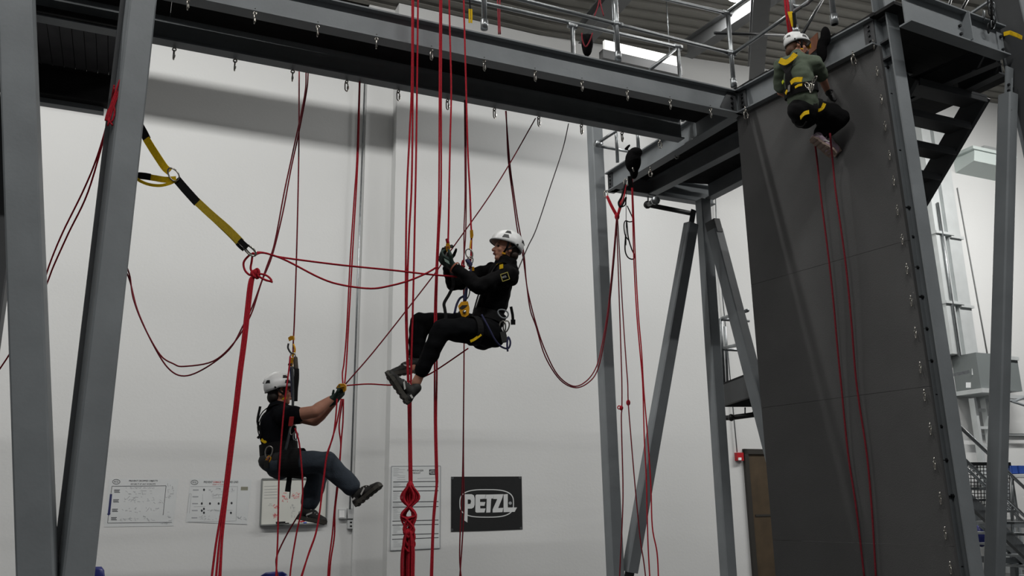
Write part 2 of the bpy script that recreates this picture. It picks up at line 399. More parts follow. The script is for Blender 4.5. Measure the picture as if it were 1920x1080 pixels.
# left pair
nodeL = Uz(290, 84, ZB)-NF*.98
t, A, B, d, fr, sd = post('steel_column', (263.5, 0), (141, 1080), nodeL, .185, .19, ANG+math.radians(15), 'broad grey steel column on the left with the yellow sling tied to it', 'column', z0=0, z1=7.2)
mb = MB(); mb.obox(V(B[0], B[1], .012), D1, NB, ZUP, .2, .2, .012); mb.build('base_plate', STEEL, t)
mb = MB(); mb.bar(A-fr*.11+sd*.05, B-fr*.11+sd*.05, .03, .012, np.cross(d, fr)); mb.build('edge_strip', STEELD, t)
LB = B; Ld = d
t, A, B, d, fr, sd = post('steel_brace', (32, 0), (71, 1080), nodeL-D1*.25-NB*.05, .205, .2, ANG-math.radians(4), 'leaning grey steel brace nearest the left edge, meeting the broad column low down', 'brace', z0=.55, z1=7.2)
t, A, B, d, fr, sd = post('steel_brace', (60, 0), (-60, 830), nodeL-D1*.55+NB*1.9, .24, .24, ANG, 'dark leaning brace at the very left edge, behind the nearest grey brace', 'brace', STEELD, z0=.4, z1=5.45)
# far column and braces of the rear platform
t, A, B, d, fr, sd = post('steel_column', (1117.5, 300), (1154, 1080), C1N-DC*.06, .16, .16, ANG+.0, 'slim far grey column at the left corner of the rear platform', 'column', STEEL, z0=0, z1=6.75)
mb = MB(); mb.obox(V(B[0], B[1], .012), D1, NB, ZUP, .17, .17, .012); mb.build('base_plate', STEEL, t)
C1B = B
C2N = Uz(1317, 376, ZB)
t, A, B, d, fr, sd = post('steel_column', (1318, 380), (1366, 1080), C2N, .15, .15, ANG, 'far grey column under the rear platform where the two braces meet', 'column', STEEL, z0=0, z1=ZB)
mb = MB(); mb.obox(V(B[0], B[1], .012), D1, NB, ZUP, .17, .17, .012); mb.build('base_plate', STEEL, t)
C2A, C2B = A, B
t, A, B, d, fr, sd = post('steel_brace', (1296, 420), (1181, 1072), (C1N+C2N)/2-NB*.16, .15, .14, ANG, 'diagonal grey brace rising from the foot of the slim far column', 'brace')
mb = MB(); mb.obox(A+d*.06, fr, sd, d, .035, .008, .13); mb.build('gusset_plate', STEELD, t)
mb = MB(); mb.obox(B-d*.06, fr, sd, d, .06, .008, .12); mb.build('gusset_plate', STEELD, t)
nodeb = C2N-NB*.6+D1*.3
t, A, B, d, fr, sd = post('steel_brace', (1340, 432), (1462, 900), nodeb, .16, .15, math.atan2(NS[1], NS[0])+math.pi/2, 'diagonal grey brace that drops behind the left edge of the dark climbing board', 'brace')
mb = MB(); mb.obox(A+d*.04-sd*.0, fr, sd, d, .085, .05, .09); mb.build('gusset_plate', STEELD, t)
# dark climbing board
PT = float(np.linalg.norm(TN-N1))
t = thing('climbing_wall', (N1+TN)/2*V(1, 1, 0), 'tall dark grey climbing board under the corner of the tower', 'climbing wall')
Pa, Pb = Upl(1374, 232, N1, NS), Upl(1446, 1080, N1, NS)
def pw(s, z, off=0.0): return V(N1[0], N1[1], 0)+DS*s+ZUP*z+NS*off
Tt, Tb = Upl(1642.6, 60, TN, NB), Upl(1793, 1080, TN, NB)      # left edge of the near column's rear flange
dT = nrm(Tt-Tb)
B0 = Tb-dT*(Tb[2]/dT[2]); A0 = Tt+dT*((7.0-Tt[2])/dT[2])
def edge_s(z): return float((B0+dT*(z/dT[2])-N1)@DS)+.012+.07*(1-z/ZB)
seams = [0.05, 1.25, 2.45, 3.65, ZB-.005]
for i in range(4):
    mb = MB(); z0, z1 = seams[i]+.0012, seams[i+1]-.0012
    mb.prism([(-.01, z0), (edge_s(z0), z0), (edge_s(z1), z1), (-.01, z1)], pw(0, 0, -.04), DS, ZUP, NS, .04); mb.build('board', PANEL, t)
# near tower column: open I-section, light front flange, bolted web
t = thing('tower_column', B0, 'near grey I-section tower column bolted along the right edge of the climbing board', 'column')
fx, fn = D1, NB
TW, FW = .125, .135
def tbox(name, cx, cy, wx, wy, material=STEEL):
    mb = MB(); off = fx*cx+fn*cy; mb.obox((A0+B0)/2+off, fx, fn, dT, wx/2, wy/2, np.linalg.norm(A0-B0)/2); return mb.build(name, material, t)
tbox('front_flange', FW/2, -TW, FW, .014); tbox('rear_flange', FW/2, 0, FW, .014); tbox('web', FW/2+.02, -TW/2, .012, TW-.014)
for z in (ZB+.02, ZB+BH-.02, ZB-.14):
    c = B0+dT*(z/dT[2]); mb = MB(); mb.obox(c-fn*TW/2+fx*(FW/2-.02), fx, fn, ZUP, .03, TW/2-.01, .008); mb.build('stiffener', STEELD, t)
mb = MB(); mb.obox(V(B0[0], B0[1], .012)-fn*TW/2+fx*.07, fx, fn, ZUP, .17, .17, .012); mb.build('base_plate', STEEL, t)
bpx = [(1655, 78), (1665, 127), (1671, 177), (1678, 228), (1687, 283), (1693, 332), (1705, 390), (1712, 445), (1721, 502), (1730, 557), (1738, 617), (1747, 677), (1755, 740), (1765, 800), (1775, 863), (1787, 930), (1792, 995), (1803, 1062)]
WEBX = FW/2+.013
for (x, y) in bpx:
    p = Upl(x, y, B0+fx*WEBX, nrm(np.cross(dT, fn)))
    mb = MB(); mb.tube([p, p-fx*.022], .017, 6, smooth=False); mb.tube([p-fx*.02, p-fx*.05], .008, 6); mb.build('bolt', BOLT, t)
# right platform
C4N = Uz(1893, 112, ZB)
dR = nrm(C4N-TN); nR = V(-dR[1], dR[0], 0); TP = TN-NB*.22+D1*.08
A4, B4 = Uz(1690, 42, ZB), Uz(1884, 109, ZB); dR = nrm(B4-A4); nR = V(-dR[1], dR[0], 0)
LR = float(np.linalg.norm(B4-A4))
t = beam_thing('tower_beam', A4+dR*.05, B4+dR*.0, .30, .12, 'grey front beam of the right platform with a bolted stiffener', 'beam')
g = MB(); p = A4+dR*LR*.60; g.obox(p-nR*.04+ZUP*.15, dR, nR, ZUP, .006, .04, .136); g.build('stiffener', STEEL, t)
bolts(t, [p-dR*.06-nR*.006+ZUP*z for z in (.08, .16)], -nR, .014, .02)
p = A4+dR*(LR-.05); g = MB(); g.obox(p-nR*.012+ZUP*.13, dR, nR, ZUP, .04, .006, .11); g.build('end_plate', STEEL, t)
bolts(t, [p-nR*.018+ZUP*z for z in (.06, .19)], -nR, .014, .018)
for (pa, pb, lab) in (((1702, 189), (1873, 119), 'left one of two dark joists under the right platform'), ((1800, 178), (1880, 139), 'right one of two dark joists under the right platform')):
    a, b = Uz(*pa, ZB), Uz(*pb, ZB); beam_thing('tower_beam', a, b, .2, .1, lab, 'joist', STEELD)
t = thing('platform_deck', A4+dR*.9+nR*1.0+ZUP*.3, 'dark deck of the right platform over the upper stair', 'deck')
kk = float(np.dot(-DS, dR)/np.dot(-DS, nR))
for i in range(11):
    bk = .2+i*.2; l0 = -.02+kk*bk+.12; l1 = 1.62 if bk < .5 else 2.3
    c = A4+dR*(l0+l1)/2+nR*bk+ZUP*.27; mb = MB(); mb.obox(c, dR, nR, ZUP, (l1-l0)/2, .0995, .015); mb.build('deck_plank', DECKM, t)
# far right column and its brace
nn = nrm(V(B4[0], B4[1], 0))
top, bot = Upl(1886, 0, B4, nn), Upl(1931, 200, B4, nn); d4 = nrm(top-bot)
t = thing('steel_column', bot-d4*(bot[2]/d4[2]), 'grey I-section column at the right edge of the photo, wrapped by a yellow sling', 'column')
b0 = bot-d4*(bot[2]/d4[2]); a0 = top+d4*.8
for nm, cx, cy, wx, wy, mm in (('front_flange', .06, -.12, .13, .014, STEEL), ('rear_flange', .03, .12, .13, .014, STEEL), ('web', .0, 0, .012, .23, STEELD)):
    mb = MB(); mb.obox((a0+b0)/2+D1*cx+NB*cy, D1, NB, d4, wx/2, wy/2, np.linalg.norm(a0-b0)/2); mb.build(nm, mm, t)
t, A, B, d, fr, sd = post('steel_brace', (1890, 178), (1864.5, 1080), B4-NB*.05, .115, .125, ANG, 'upright grey box brace at the right, pinned to the edge column by a bolted plate', 'brace', z0=.2)
g = MB(); g.obox(A+d*.10-sd*.005+fr*.0, fr, sd, d, .045, .007, .16); g.build('gusset_plate', STEEL, t)
g = MB(); g.obox(A-d*.02-fr*.035-sd*.06, fr, sd, d, .006, .004, .15); g.build('slot_edge', STEEL, t)
bolts(t, [A+d*z-sd*.012+fr*x for z, x in ((.03, -.02), (.085, -.02), (.06, .03))], -sd, .013, .015)
# ================================================================ guardrails
ZT = ZB+BH
def UF(x, y): return Upl(x, y, FA, NF)                 # front edge of the catwalk
def UR(x, y): return Upl(x, y, FA+NF*RO, NF)           # rear edge
def US(x, y): return Upl(x, y, N1, NS)                 # along the climbing-board beam
PR_ = .022
def pipe_run(t, name, pts, r=PR_):
    mb = MB(); mb.tube(pts, r, 10); return mb.build(name, GALV, t)
def fitting(t, p, ax=ZUP, r=.032, l=.05):
    mb = MB(); mb.tube([p-np.asarray(ax)*l, p+np.asarray(ax)*l], r, 10); mb.build('pipe_fitting', GALV, t)
t = thing('guardrail', UF(1157, 114), 'galvanised pipe guardrail along the front edge of the catwalk', 'railing')
for bx, by, h in ((908, 54, .85), (1159, 113, .85), (1376, 162, .82)):
    b = UF(bx, by); p = pipe_run(t, 'post', [b, b+ZUP*h], .024); fitting(t, b+ZUP*.04, r=.034, l=.045)
a, b = UF(979.5, 0), UF(1371, 100); d = nrm(b-a)
pipe_run(t, 'mid_rail', [a-d*3.5, b], .021)
for q in (UF(1158, 46), b): fitting(t, q, d)
a, b = UF(1255, 0), UF(1363, 25); d = nrm(b-a); pipe_run(t, 'top_rail', [a-d*4.5, b], .021); fitting(t, b, d)
t = thing('guardrail', UR(1274, 140), 'galvanised pipe rail along the rear edge of the catwalk, ending in a slanted return', 'railing')
a, b = UR(912, 7), UR(1271, 88); d = nrm(b-a); pipe_run(t, 'top_rail', [a-d*1.5, b]); 
zr = ZT-.02
for x, y in ((1073, 49), (1271, 88)):
    q = UR(x, y); pipe_run(t, 'post', [V(q[0], q[1], zr), q]); fitting(t, q, d)
q = UR(1270, 90); e = Upl(1219, 130, q, NB*.0+nrm(np.cross(NF, V(.0, .5, 1)))) if False else U(1219, 130, dep(q)-.25); pipe_run(t, 'return_rail', [q, e])
t = thing('guardrail', US(1490, 66), 'galvanised pipe guardrail above the dark climbing board, behind the climber', 'railing')
a, b = US(1376, 100), US(1478, 29); d = nrm(b-a); pipe_run(t, 'mid_rail', [a, b+d*.4], .021)
a, b = US(1363, 24), US(1388, 6); d = nrm(b-a); pipe_run(t, 'top_rail', [a, b+d*1.2], .021)
for bx, by in ((1492, 66), (1565, 46)):
    b = US(bx, by); pipe_run(t, 'post', [b, b+ZUP*.9], .026); fitting(t, b+ZUP*.05, r=.036, l=.05)
pts = spline([US(1476, -6), US(1484, 6), US(1497, 12), US(1512, 8), US(1524, -4)], 5); pipe_run(t, 'looped_rail', pts, .018)
t = thing('guardrail', Uz(1157, 303, ZT), 'galvanised pipe guardrail on the rear platform by the slim far column', 'railing')
dc = dep(C1N)
pipe_run(t, 'post', [U(1155, 236, dc), U(1158, 305, dc)], .022); pipe_run(t, 'post', [U(1195, 240, dc-.5), U(1197, 279, dc-.5)], .022)
pipe_run(t, 'side_rail', [U(1121, 268, dc+.1), U(1156, 245, dc-.1)], .022); pipe_run(t, 'end_rail', [U(1124, 274, dc+.1), U(1182, 285, dc+.45)], .02)
fitting(t, U(1121, 270, dc+.05), D1, .045, .04)
t = thing('guardrail', A4+dR*.5+nR*.2+ZUP*.3, 'pipe guardrail with rounded ends on the right platform', 'railing')
d0 = dep(B4)+.5
for pts in ([(1810, 40), (1812, 30), (1822, 24), (1855, 2), (1880, -14)], [(1722, 12), (1728, 5), (1737, 5), (1745, 14), (1747, 22)], [(1905, 12), (1935, 22)]):
    pipe_run(t, 'rail', spline([U(x, y, d0) for x, y in pts], 4), .018)

# ================================================================ quick links along the beams
def quick_link(p, h, w, label, group, turn=0.0, cat='quick link', nm='quick_link'):
    """oval steel link hanging below point p from a small eye bolt"""
    ax = V(math.cos(turn), math.sin(turn), 0); t = thing(nm, p, label, cat, group); r = w*.15
    mb = MB(); mb.tube([p+ZUP*.02, p-ZUP*h*.12], r*1.1, 8); k = 10
    ay = np.cross(ax, ZUP); c = p-ZUP*h*.22
    mb.tube([c+(ay*math.cos(a)+ZUP*math.sin(a))*h*.12 for a in (2*math.pi*i/k for i in range(k))], r, 6, closed=True); mb.build('eye_bolt', ZINC, t)
    pts = []; c0 = p-ZUP*h*.30
    for i in range(16):
        a = 2*math.pi*i/16; y = math.sin(a); pts.append(c0-ZUP*h*.35+ax*math.cos(a)*w/2*(1.0)+ZUP*(y*w/2+np.sign(y)*(h*.35-w/2)))
    mb = MB(); mb.tube(pts, r, 7, closed=True); mb.build('link', ZINC, t)
    mb = MB(); c1 = c0-ZUP*h*.35+ax*w/2; mb.tube([c1-ZUP*h*.1, c1+ZUP*h*.1], r*1.8, 6, smooth=False); mb.build('screw_sleeve', ZINC, t)
    return t
front = [(353, 2), (478, 30), (596, 52), (706, 76), (809, 96), (908, 118), (1003, 137), (1091, 157), (1176, 176), (1256, 190), (1332, 206)]
for i, (x, y) in enumerate(front):
    p = Upl(x, y-7, FA-NF*.055, NF); p[2] = ZB+.004
    quick_link(p, .11, .038, '%s quick link from the left along the front edge of the catwalk' % ORD[i], 'quick links on the catwalk front beam', ANG+(1.3 if i < 4 else .7))
rear = [(327, 93), (441, 114), (549, 134), (650, 153), (747, 170), (839, 189), (927, 206), (1010, 222), (1090, 236), (1166, 249)]
for i, (x, y) in enumerate(rear):
    p = Upl(x, y-2, FA+NF*(RO+.045), NF); p[2] = ZB+.004
    quick_link(p, .12, .040, '%s quick link from the left along the rear edge of the catwalk' % ORD[i], 'quick links on the catwalk rear beam', ANG+(1.4 if i < 3 else .6))
for i, (x, y, lab) in enumerate([(1405, 202, 'quick link at the left end of the climbing-board beam'), (1605, 86, 'bright quick link on the climbing-board beam right of the climber'), (1547, 128, 'quick link beside the bent elbow of the hanging climber')]):
    p = US(x, y)+NS*.06; p[2] = ZB+.004; quick_link(p, .115, .042, lab, None, ANG-.2)
for i, (x, y, lab) in enumerate([(1237, 262, 'upper left quick link under the rear platform'), (1268, 282, 'quick link deepest under the rear platform'), (1219, 316, 'quick link right of the black draped bag')]):
    p = U(x, y, 9.6+i*.2); quick_link(p, .10, .04, lab, None, .3)
# locking pins down the edge of the climbing board
lk = [(1645, 85), (1652, 135), (1660, 188), (1667, 238), (1675, 292), (1683, 340), (1690, 395), (1699, 450), (1708, 505), (1716, 565), (1724, 625), (1733, 690), (1741, 742), (1752, 805), (1760, 870), (1771, 935), (1780, 1000), (1790, 1065)]
for i, (x, y) in enumerate(lk):
    p = US(x-3, y)+NS*.03
    quick_link(p+ZUP*.03, .075, .026, '%s steel hanger from the top down the right edge of the climbing board' % ORD[i], 'steel hangers down the climbing board edge', ANG+1.0, 'hanger', 'board_hanger')

# ================================================================ stairs behind the tower
NBo = NB; z_l = 3.22
def sp(off, b, z): return V(TN[0], TN[1], 0)+D1*off+NB*b+ZUP*z
t = thing('upper_stair', sp(1.3, 2.6, z_l), 'dark steel upper stair flight under the right platform, seen from below', 'stairs')
st0, st1 = (.30, 5.42), (2.62, z_l+.02)          # (distance back, height) of the stringer underside, top and bottom
for off in (.82, 1.80):
    mb = MB(); a, b = sp(off, *st0), sp(off, *st1); d = nrm(b-a); u = nrm(np.cross(D1, d)); u = u if u[2] > 0 else -u
    mb.bar(a+u*.12, b+u*.12, .05, .24, u); mb.build('stringer', STEELD, t)
nt_ = 11
for i in range(nt_):
    f = (i+.5)/nt_; b = st0[0]+(st1[0]-st0[0])*f; z = st0[1]+(st1[1]-st0[1])*f+.12
    mb = MB(); mb.obox(sp(1.31, b+.02, z), D1, NB, ZUP, .46, .13, .012); mb.obox(sp(1.31, b-.10, z-.03), D1, NB, ZUP, .46, .008, .03); mb.build('tread', STEELD, t)
t = thing('stair_landing', sp(1.0, 3.6, z_l-.22), 'steel stair landing sticking out left of the climbing board', 'landing')
La, Lb = Uz(1352, 762, z_l-.2), Uz(1408, 760, z_l-.2)
La = U(1352, 764, 12.0); Lz = La[2]; dL = nrm(Uz(1404, 764, Lz)-La); nL = V(-dL[1], dL[0], 0)
mb = MB(); mb.bar(La+ZUP*.15, La+dL*1.3+ZUP*.15, .06, .28); mb.build('edge_beam', STEELD, t)
mb = MB(); mb.obox(La+dL*.65-nL*1.0+ZUP*.31, dL, nL, ZUP, .65, 1.0, .02); mb.build('deck_plate', DECKM, t)
mb = MB(); mb.bar(La-nL*2.0+ZUP*.15, La+ZUP*.15, .06, .28); mb.build('edge_beam', STEELD, t)
t = thing('guardrail', La+ZUP*.3, 'bent pipe guardrail on the stair landing left of the climbing board', 'railing')
dl = 12.0
for k, y in enumerate((597, 653)):
    pipe_run(t, 'rail', [U(1353+k*3, y, dl), U(1402, y-15+k*4, dl-.8)], .024); pipe_run(t, 'rail', [U(1353+k*3, y+2, dl), U(1404, y+5, dl+.4)], .02)
pipe_run(t, 'post', [U(1351, 597, dl), U(1358, 726, dl)], .024); pipe_run(t, 'post', [U(1359, 612, dl+.3), U(1364, 722, dl+.3)], .02)
# lower flight, going down to the right
t = thing('lower_stair', U(1880, 1040, 11.3), 'galvanised lower stair flight dropping to the right behind the right brace', 'stairs')
def sl(x, y, d0=10.6, d1=11.6): return U(x, y, d0+(d1-d0)*(x-1800)/120.)
def slope(x, y0, x0=1806, k=.945): return y0+(x-x0)*k
for nm, y0, r, dd in (('handrail', 806, .022, 0), ('mid_rail', 859, .022, 0), ('far_handrail', 872, .022, 1.0), ('far_mid_rail', 915, .02, 1.0)):
    mb = MB(); mb.tube([sl(1770, slope(1770, y0), 10.6+dd, 11.6+dd), sl(1990, slope(1990, y0), 10.6+dd, 11.6+dd)], r, 8); mb.build(nm, GALV, t)
for dd, y0 in ((0, 927), (1.0, 945)):
    a, b = sl(1765, slope(1765, y0), 10.6+dd, 11.6+dd), sl(2000, slope(2000, y0), 10.6+dd, 11.6+dd); mb = MB(); mb.bar(a, b, .05, .16, ZUP); mb.build('stringer', GALV, t)
for i in range(9):
    x = 1790+i*22; p = sl(x, slope(x, 932), 11.0, 12.0); mb = MB(); mb.obox(p, D1, NB, ZUP, .13, .45, .015); mb.build('tread', GALV, t)
for x in (1898, 1968):
    for dd in (0,):
        mb = MB(); mb.tube([sl(x, slope(x, 806)), sl(x, slope(x, 930))], .02, 8); mb.build('post', GALV, t)
t = thing('steel_cross_bar', U(1890, 1060, 12.6), 'grey steel crossbar rack under the lower stair flight', 'rack')
for y in (1052,): 
    mb = MB(); mb.bar(U(1830, y-4, 12.3), U(1990, y+4, 12.9), .06, .09); mb.build('bar', STEEL, t)
mb = MB(); mb.bar(U(1830, 985, 13.2), U(1990, 986, 13.8), .05, .06); mb.build('bar', STEEL, t)
mb = MB(); mb.bar(U(1900, 1000, 12.6), U(1903, 1110, 12.6), .08, .08, NB); mb.build('upright', STEEL, t)
# mesh guard
t = thing('mesh_guard', U(1835, 935, 13.2), 'black wire mesh guard panel between the near tower column and the right brace', 'guard')
mf = MB(); 
for i in range(15):
    x = 1808+i*6; mf.tube([U(x, 872, 13.2), U(x+2, 950, 13.2)], .007, 4)
for i in range(11):
    y = 876+i*7; mf.tube([U(1808, y, 13.2), U(1892, y, 13.2)], .007, 4)
tag(mf.build('wire_mesh', BOLT, t), kind='stuff')
mb = MB(); mb.bar(U(1806, 870, 13.2), U(1894, 870, 13.2), .05, .05); mb.build('top_rail', BOLT, t)

# ================================================================ on the back wall
OFR = .36
def px_m(x, y, off): return dep(Uw(x, y, off))/FPX
def quad_on_wall(mb, pts, off, th=.004):
    P = [Uw(x, y, off) for x, y in pts]; Q = [p-NB*th for p in P]; n = len(P)
    mb.add(P+Q, [tuple(range(n)), tuple(range(2*n-1, n-1, -1))]+[(i, i+n, (i+1) % n+n, (i+1) % n) for i in range(n)]); return mb
def line_on_wall(mb, a, b, w, off, th=.0015):
    a, b = np.array(a, float), np.array(b, float); d = nrm(b-a); n = np.array([-d[1], d[0]])*w/2
    return quad_on_wall(mb, [a+n, b+n, b-n, a-n], off, th)
def ring_on_wall(mb, cx, cy, rx, ry, w, off, sq=2.0, n=40):
    for i in range(n):
        q = []
        for j, g in ((i, 1), (i+1, 1), (i+1, 0), (i, 0)):
            a = 2*math.pi*j/n; c, s_ = math.cos(a), math.sin(a); e = 2.0/sq
            q.append((cx+(rx-(0 if g else w))*np.sign(c)*abs(c)**e, cy+(ry-(0 if g else w))*np.sign(s_)*abs(s_)**e))
        quad_on_wall(mb, q, off, .0015)
    return mb
def wall_text(body, x0, y0, x1, y1, off, bold=0.0):
    o = Uw(x0, y1, off); w = float((Uw(x1, y1, off)-o)@D1); h = float(Uw(x0, y0, off)[2]-o[2])
    return fit_text(body, o, D1, ZUP, -NB, w, h, .001, bold)
# banner
Bx = lambda x, y: (720+x/6.0, 860+y/6.0)
t = thing('banner', Uw(912, 995, OFR), 'black PETZL banner with white logo hung on the back wall', 'banner')
BAN = mat('black_banner_cloth', (27, 28, 29), .6, 0, .06, 6, .1, 20, spec=.3); BANW = mat('banner_white_print', (200, 202, 202), .7)
mb = MB(); quad_on_wall(mb, [Bx(755, 203), Bx(1547, 200), Bx(1557, 795), Bx(1150, 812), Bx(753, 822)], OFR+.001, .006); mb.build('cloth', BAN, t)
lt = [[(895, 415), (905, 400), (985, 400), (1010, 412), (1020, 445), (1020, 515), (1010, 548), (985, 562), (942, 562), (938, 718), (895, 690)],
      [(1028, 415), (1040, 404), (1152, 403), (1140, 450), (1080, 455), (1080, 487), (1140, 487), (1130, 530), (1082, 530), (1082, 560), (1142, 560), (1130, 605), (1040, 607), (1028, 597)],
      [(1142, 404), (1237, 402), (1226, 448), (1206, 450), (1196, 605), (1150, 607), (1156, 452), (1130, 452)],
      [(1237, 402), (1342, 400), (1332, 440), (1284, 556), (1342, 553), (1332, 602), (1222, 606), (1222, 572), (1274, 455), (1228, 453)],
      [(1345, 402), (1392, 398), (1392, 549), (1496, 549), (1470, 598), (1345, 602)]]
lg = MB()
for q in lt: quad_on_wall(lg, [Bx(*p) for p in q], OFR+.007, .0012)
lo_ = lg.build('lettering', BANW, t)
mb = MB(); quad_on_wall(mb, [Bx(942, 458), Bx(972, 460), Bx(980, 480), Bx(972, 508), Bx(942, 510)], OFR+.0083, .0006); mb.build('letter_counter', BAN, lo_)
mb = MB(); ring_on_wall(mb, *Bx(1155, 503), 307/6., 160/6., 10/6., OFR+.0066, 3.0, 56); mb.build('logo_outline', BANW, t)
mb = MB(); ring_on_wall(mb, *Bx(1420, 500), 18/6., 18/6., 17/6., OFR+.0075, 2.0, 16); mb.build('trademark_dot', INKG, t)
for p in ((770, 218), (1530, 213), (765, 800), (1540, 780)):
    mb = MB(); ring_on_wall(mb, *Bx(*p), 12/6., 12/6., 5/6., OFR+.0075, 2.0, 12); mb.build('grommet', GALV, t)
# tall check list board
t = thing('checklist_board', Uw(780, 1028, OFR), 'tall white checklist sheet ruled with black lines behind the hanging rope coil', 'sheet')
mb = MB(); quad_on_wall(mb, [Bx(85, 85), Bx(635, 80), Bx(630, 1005), Bx(70, 1032)], OFR+.001, .008); mb.build('sheet', PAPER, t)
fr_ = MB()
for a, b in (((85, 85), (635, 80)), ((635, 80), (630, 1005)), ((630, 1005), (70, 1032)), ((70, 1032), (85, 85))): line_on_wall(fr_, Bx(*a), Bx(*b), 1.3, OFR+.009, .003)
fr_.build('frame', INKG, t)
for ya, yb in ((262, 256), (318, 313), (366, 360), (489, 482), (546, 538), (703, 690), (748, 738), (858, 843), (908, 888)):
    mb = MB(); line_on_wall(mb, Bx(104-(ya-262)*.02, ya), Bx(613, yb), 1.3, OFR+.009); mb.build('ruled_line', INK, t)
mb = wall_text('PPE MANAGER', *Bx(262, 122), *Bx(445, 142), OFR+.0092, .01); m2 = wall_text('CHECKLIST', *Bx(310, 152), *Bx(412, 170), OFR+.0092, .01)
mb.add(m2.v, m2.f); mb.build('title', INK, t)
mb = MB(); quad_on_wall(mb, [Bx(508, 122), Bx(580, 120), Bx(580, 180), Bx(508, 182)], OFR+.009, .0012); q = mb.build('logo', INK, t)
mb = MB(); ring_on_wall(mb, *Bx(546, 151), 5.2, 3.2, .7, OFR+.0105, 2.4, 24); m2 = wall_text('PETZL', *Bx(526, 143), *Bx(566, 159), OFR+.0105, .01); mb.add(m2.v, m2.f); mb.build('logo_outline', BANW, q)
fp = MB(); random.seed(8)
for i in range(7):
    y = 110+i*14; line_on_wall(fp, Bx(104, y), Bx(150+random.random()*90, y-1), .5, OFR+.009)
line_on_wall(fp, Bx(150, 213), Bx(235, 211), .6, OFR+.009); line_on_wall(fp, Bx(375, 222), Bx(600, 214), .6, OFR+.009); line_on_wall(fp, Bx(145, 238), Bx(240, 236), .6, OFR+.009)
for (y0, y1) in ((262, 310), (370, 480), (490, 540), (550, 690), (750, 850), (912, 1000)):
    y = y0+14
    while y < y1-6: line_on_wall(fp, Bx(104, y), Bx(140+random.random()*75, y-2), .5, OFR+.009); y += 13
tag(fp.build('fine_print', INKG, t), kind='stuff')
# posters on the left
Px = lambda x, y: (180+x/6.0, 860+y/6.0)
def poster(quad, label):
    t = thing('poster', Uw((quad[0][0]+quad[1][0])/2, quad[2][1]), label, 'poster'); mb = MB(); quad_on_wall(mb, quad, .001, .003); mb.build('sheet', PAPER, t); return t
t = poster([Px(150, 225), Px(925, 232), Px(870, 758), Px(92, 768)], 'large white poster headed PREVENT DROPPED OBJECTS beside the left grey column')
O = .0042
mb = wall_text('PREVENT DROPPED OBJECTS', *Px(370, 240), *Px(692, 265), O, .012); mb.build('title', INK, t)
mb = wall_text('SECURE IT AT ANY WORKSITE', *Px(390, 278), *Px(668, 296), O, .004); mb.build('subtitle', INK, t)
mb = MB(); ring_on_wall(mb, *Px(228, 260), 7.4, 4.8, .9, O, 2.0, 28); m2 = wall_text('PETZL', *Px(200, 250), *Px(256, 272), O, .006); mb.add(m2.v, m2.f); mb.build('logo', INK, t)
mb = MB()
for a, b in (((180, 310), (788, 305)), ((788, 305), (755, 635)), ((180, 310), (168, 395)), ((140, 640), (130, 725)), ((130, 725), (855, 716))): line_on_wall(mb, Px(*a), Px(*b), .8, O)
mb.build('border', INK, t)
mb = MB(); quad_on_wall(mb, [Px(157, 398), Px(182, 398), Px(160, 615), Px(165, 622), Px(142, 642), Px(124, 625), Px(132, 615)], O, .0012); mb.build('arrow', INKB, t)
random.seed(3)
def squiggles(t, M, rows, ink, seed, name):
    random.seed(seed); mb = MB()
    for (x0, y0, x1, y1, n) in rows:
        for i in range(n):
            x, y = x0+random.random()*(x1-x0), y0+random.random()*(y1-y0); l = 12+random.random()*26; a = random.choice((0, 0, 0, .6, -.8, 1.4))
            line_on_wall(mb, M(x-l*math.cos(a)/2, y-l*math.sin(a)/2), M(x+l*math.cos(a)/2, y+l*math.sin(a)/2), .35+random.random()*.35, O)
    return tag(mb.build(name, ink, t), kind='stuff')
for i, (yy) in enumerate((352, 462, 568, 662)):
    mb = MB(); 
    for k in range(3): line_on_wall(mb, Px(205-i*12, yy+k*13), Px(270-i*12-8*(k % 2), yy+k*13), 1.1, O)
    mb.build('row_heading', INK, t)
squiggles(t, Px, [(310, 360, 650, 400, 14), (310, 430, 660, 500, 22), (300, 550, 700, 610, 20), (270, 670, 330, 700, 6), (370, 650, 690, 700, 14), (320, 325, 650, 331, 16)], INKG, 5, 'drawings')
squiggles(t, Px, [(800, 290, 880, 420, 14), (700, 455, 750, 500, 4), (760, 420, 830, 440, 5), (800, 600, 850, 700, 6), (730, 722, 830, 734, 9)], INKG, 6, 'sketches')
t = poster([Px(1062, 222), Px(1748, 232), Px(1700, 742), Px(1012, 716)], 'white poster headed PREVENT DAMAGE TO LOADED LINES behind the thick red rope')
mb = wall_text('PREVENT', *Px(1212, 252), *Px(1312, 275), O, .012); m2 = wall_text('TO LOADED LINES', *Px(1415, 252), *Px(1600, 274), O, .012); mb.add(m2.v, m2.f); mb.build('title', INK, t)
wall_text('DAMAGE', *Px(1318, 252), *Px(1408, 275), O, .012).build('title', INKR, t)
wall_text('KEEP IT CLEAR', *Px(1312, 286), *Px(1458, 298), O, .004).build('subtitle', INKR, t)
mb = MB(); ring_on_wall(mb, *Px(1108, 266), 6.8, 4.6, .8, O, 2.0, 28); m2 = wall_text('PETZL', *Px(1084, 257), *Px(1132, 276), O, .006); mb.add(m2.v, m2.f); mb.build('logo', INK, t)
mb = MB()
for a, b in (((1065, 312), (1592, 312)), ((1592, 312), (1575, 700)), ((1575, 700), (1045, 712)), ((1050, 395), (1025, 610)), ((1072, 395), (1050, 615)), ((1050, 395), (1072, 395)), ((1100, 540), (1230, 536)), ((1310, 440), (1430, 438)), ((1250, 580), (1535, 580)), ((1030, 710), (1700, 738)), ((1200, 400), (1200, 500))): line_on_wall(mb, Px(*a), Px(*b), .5, O)
mb.build('border', INKG, t)
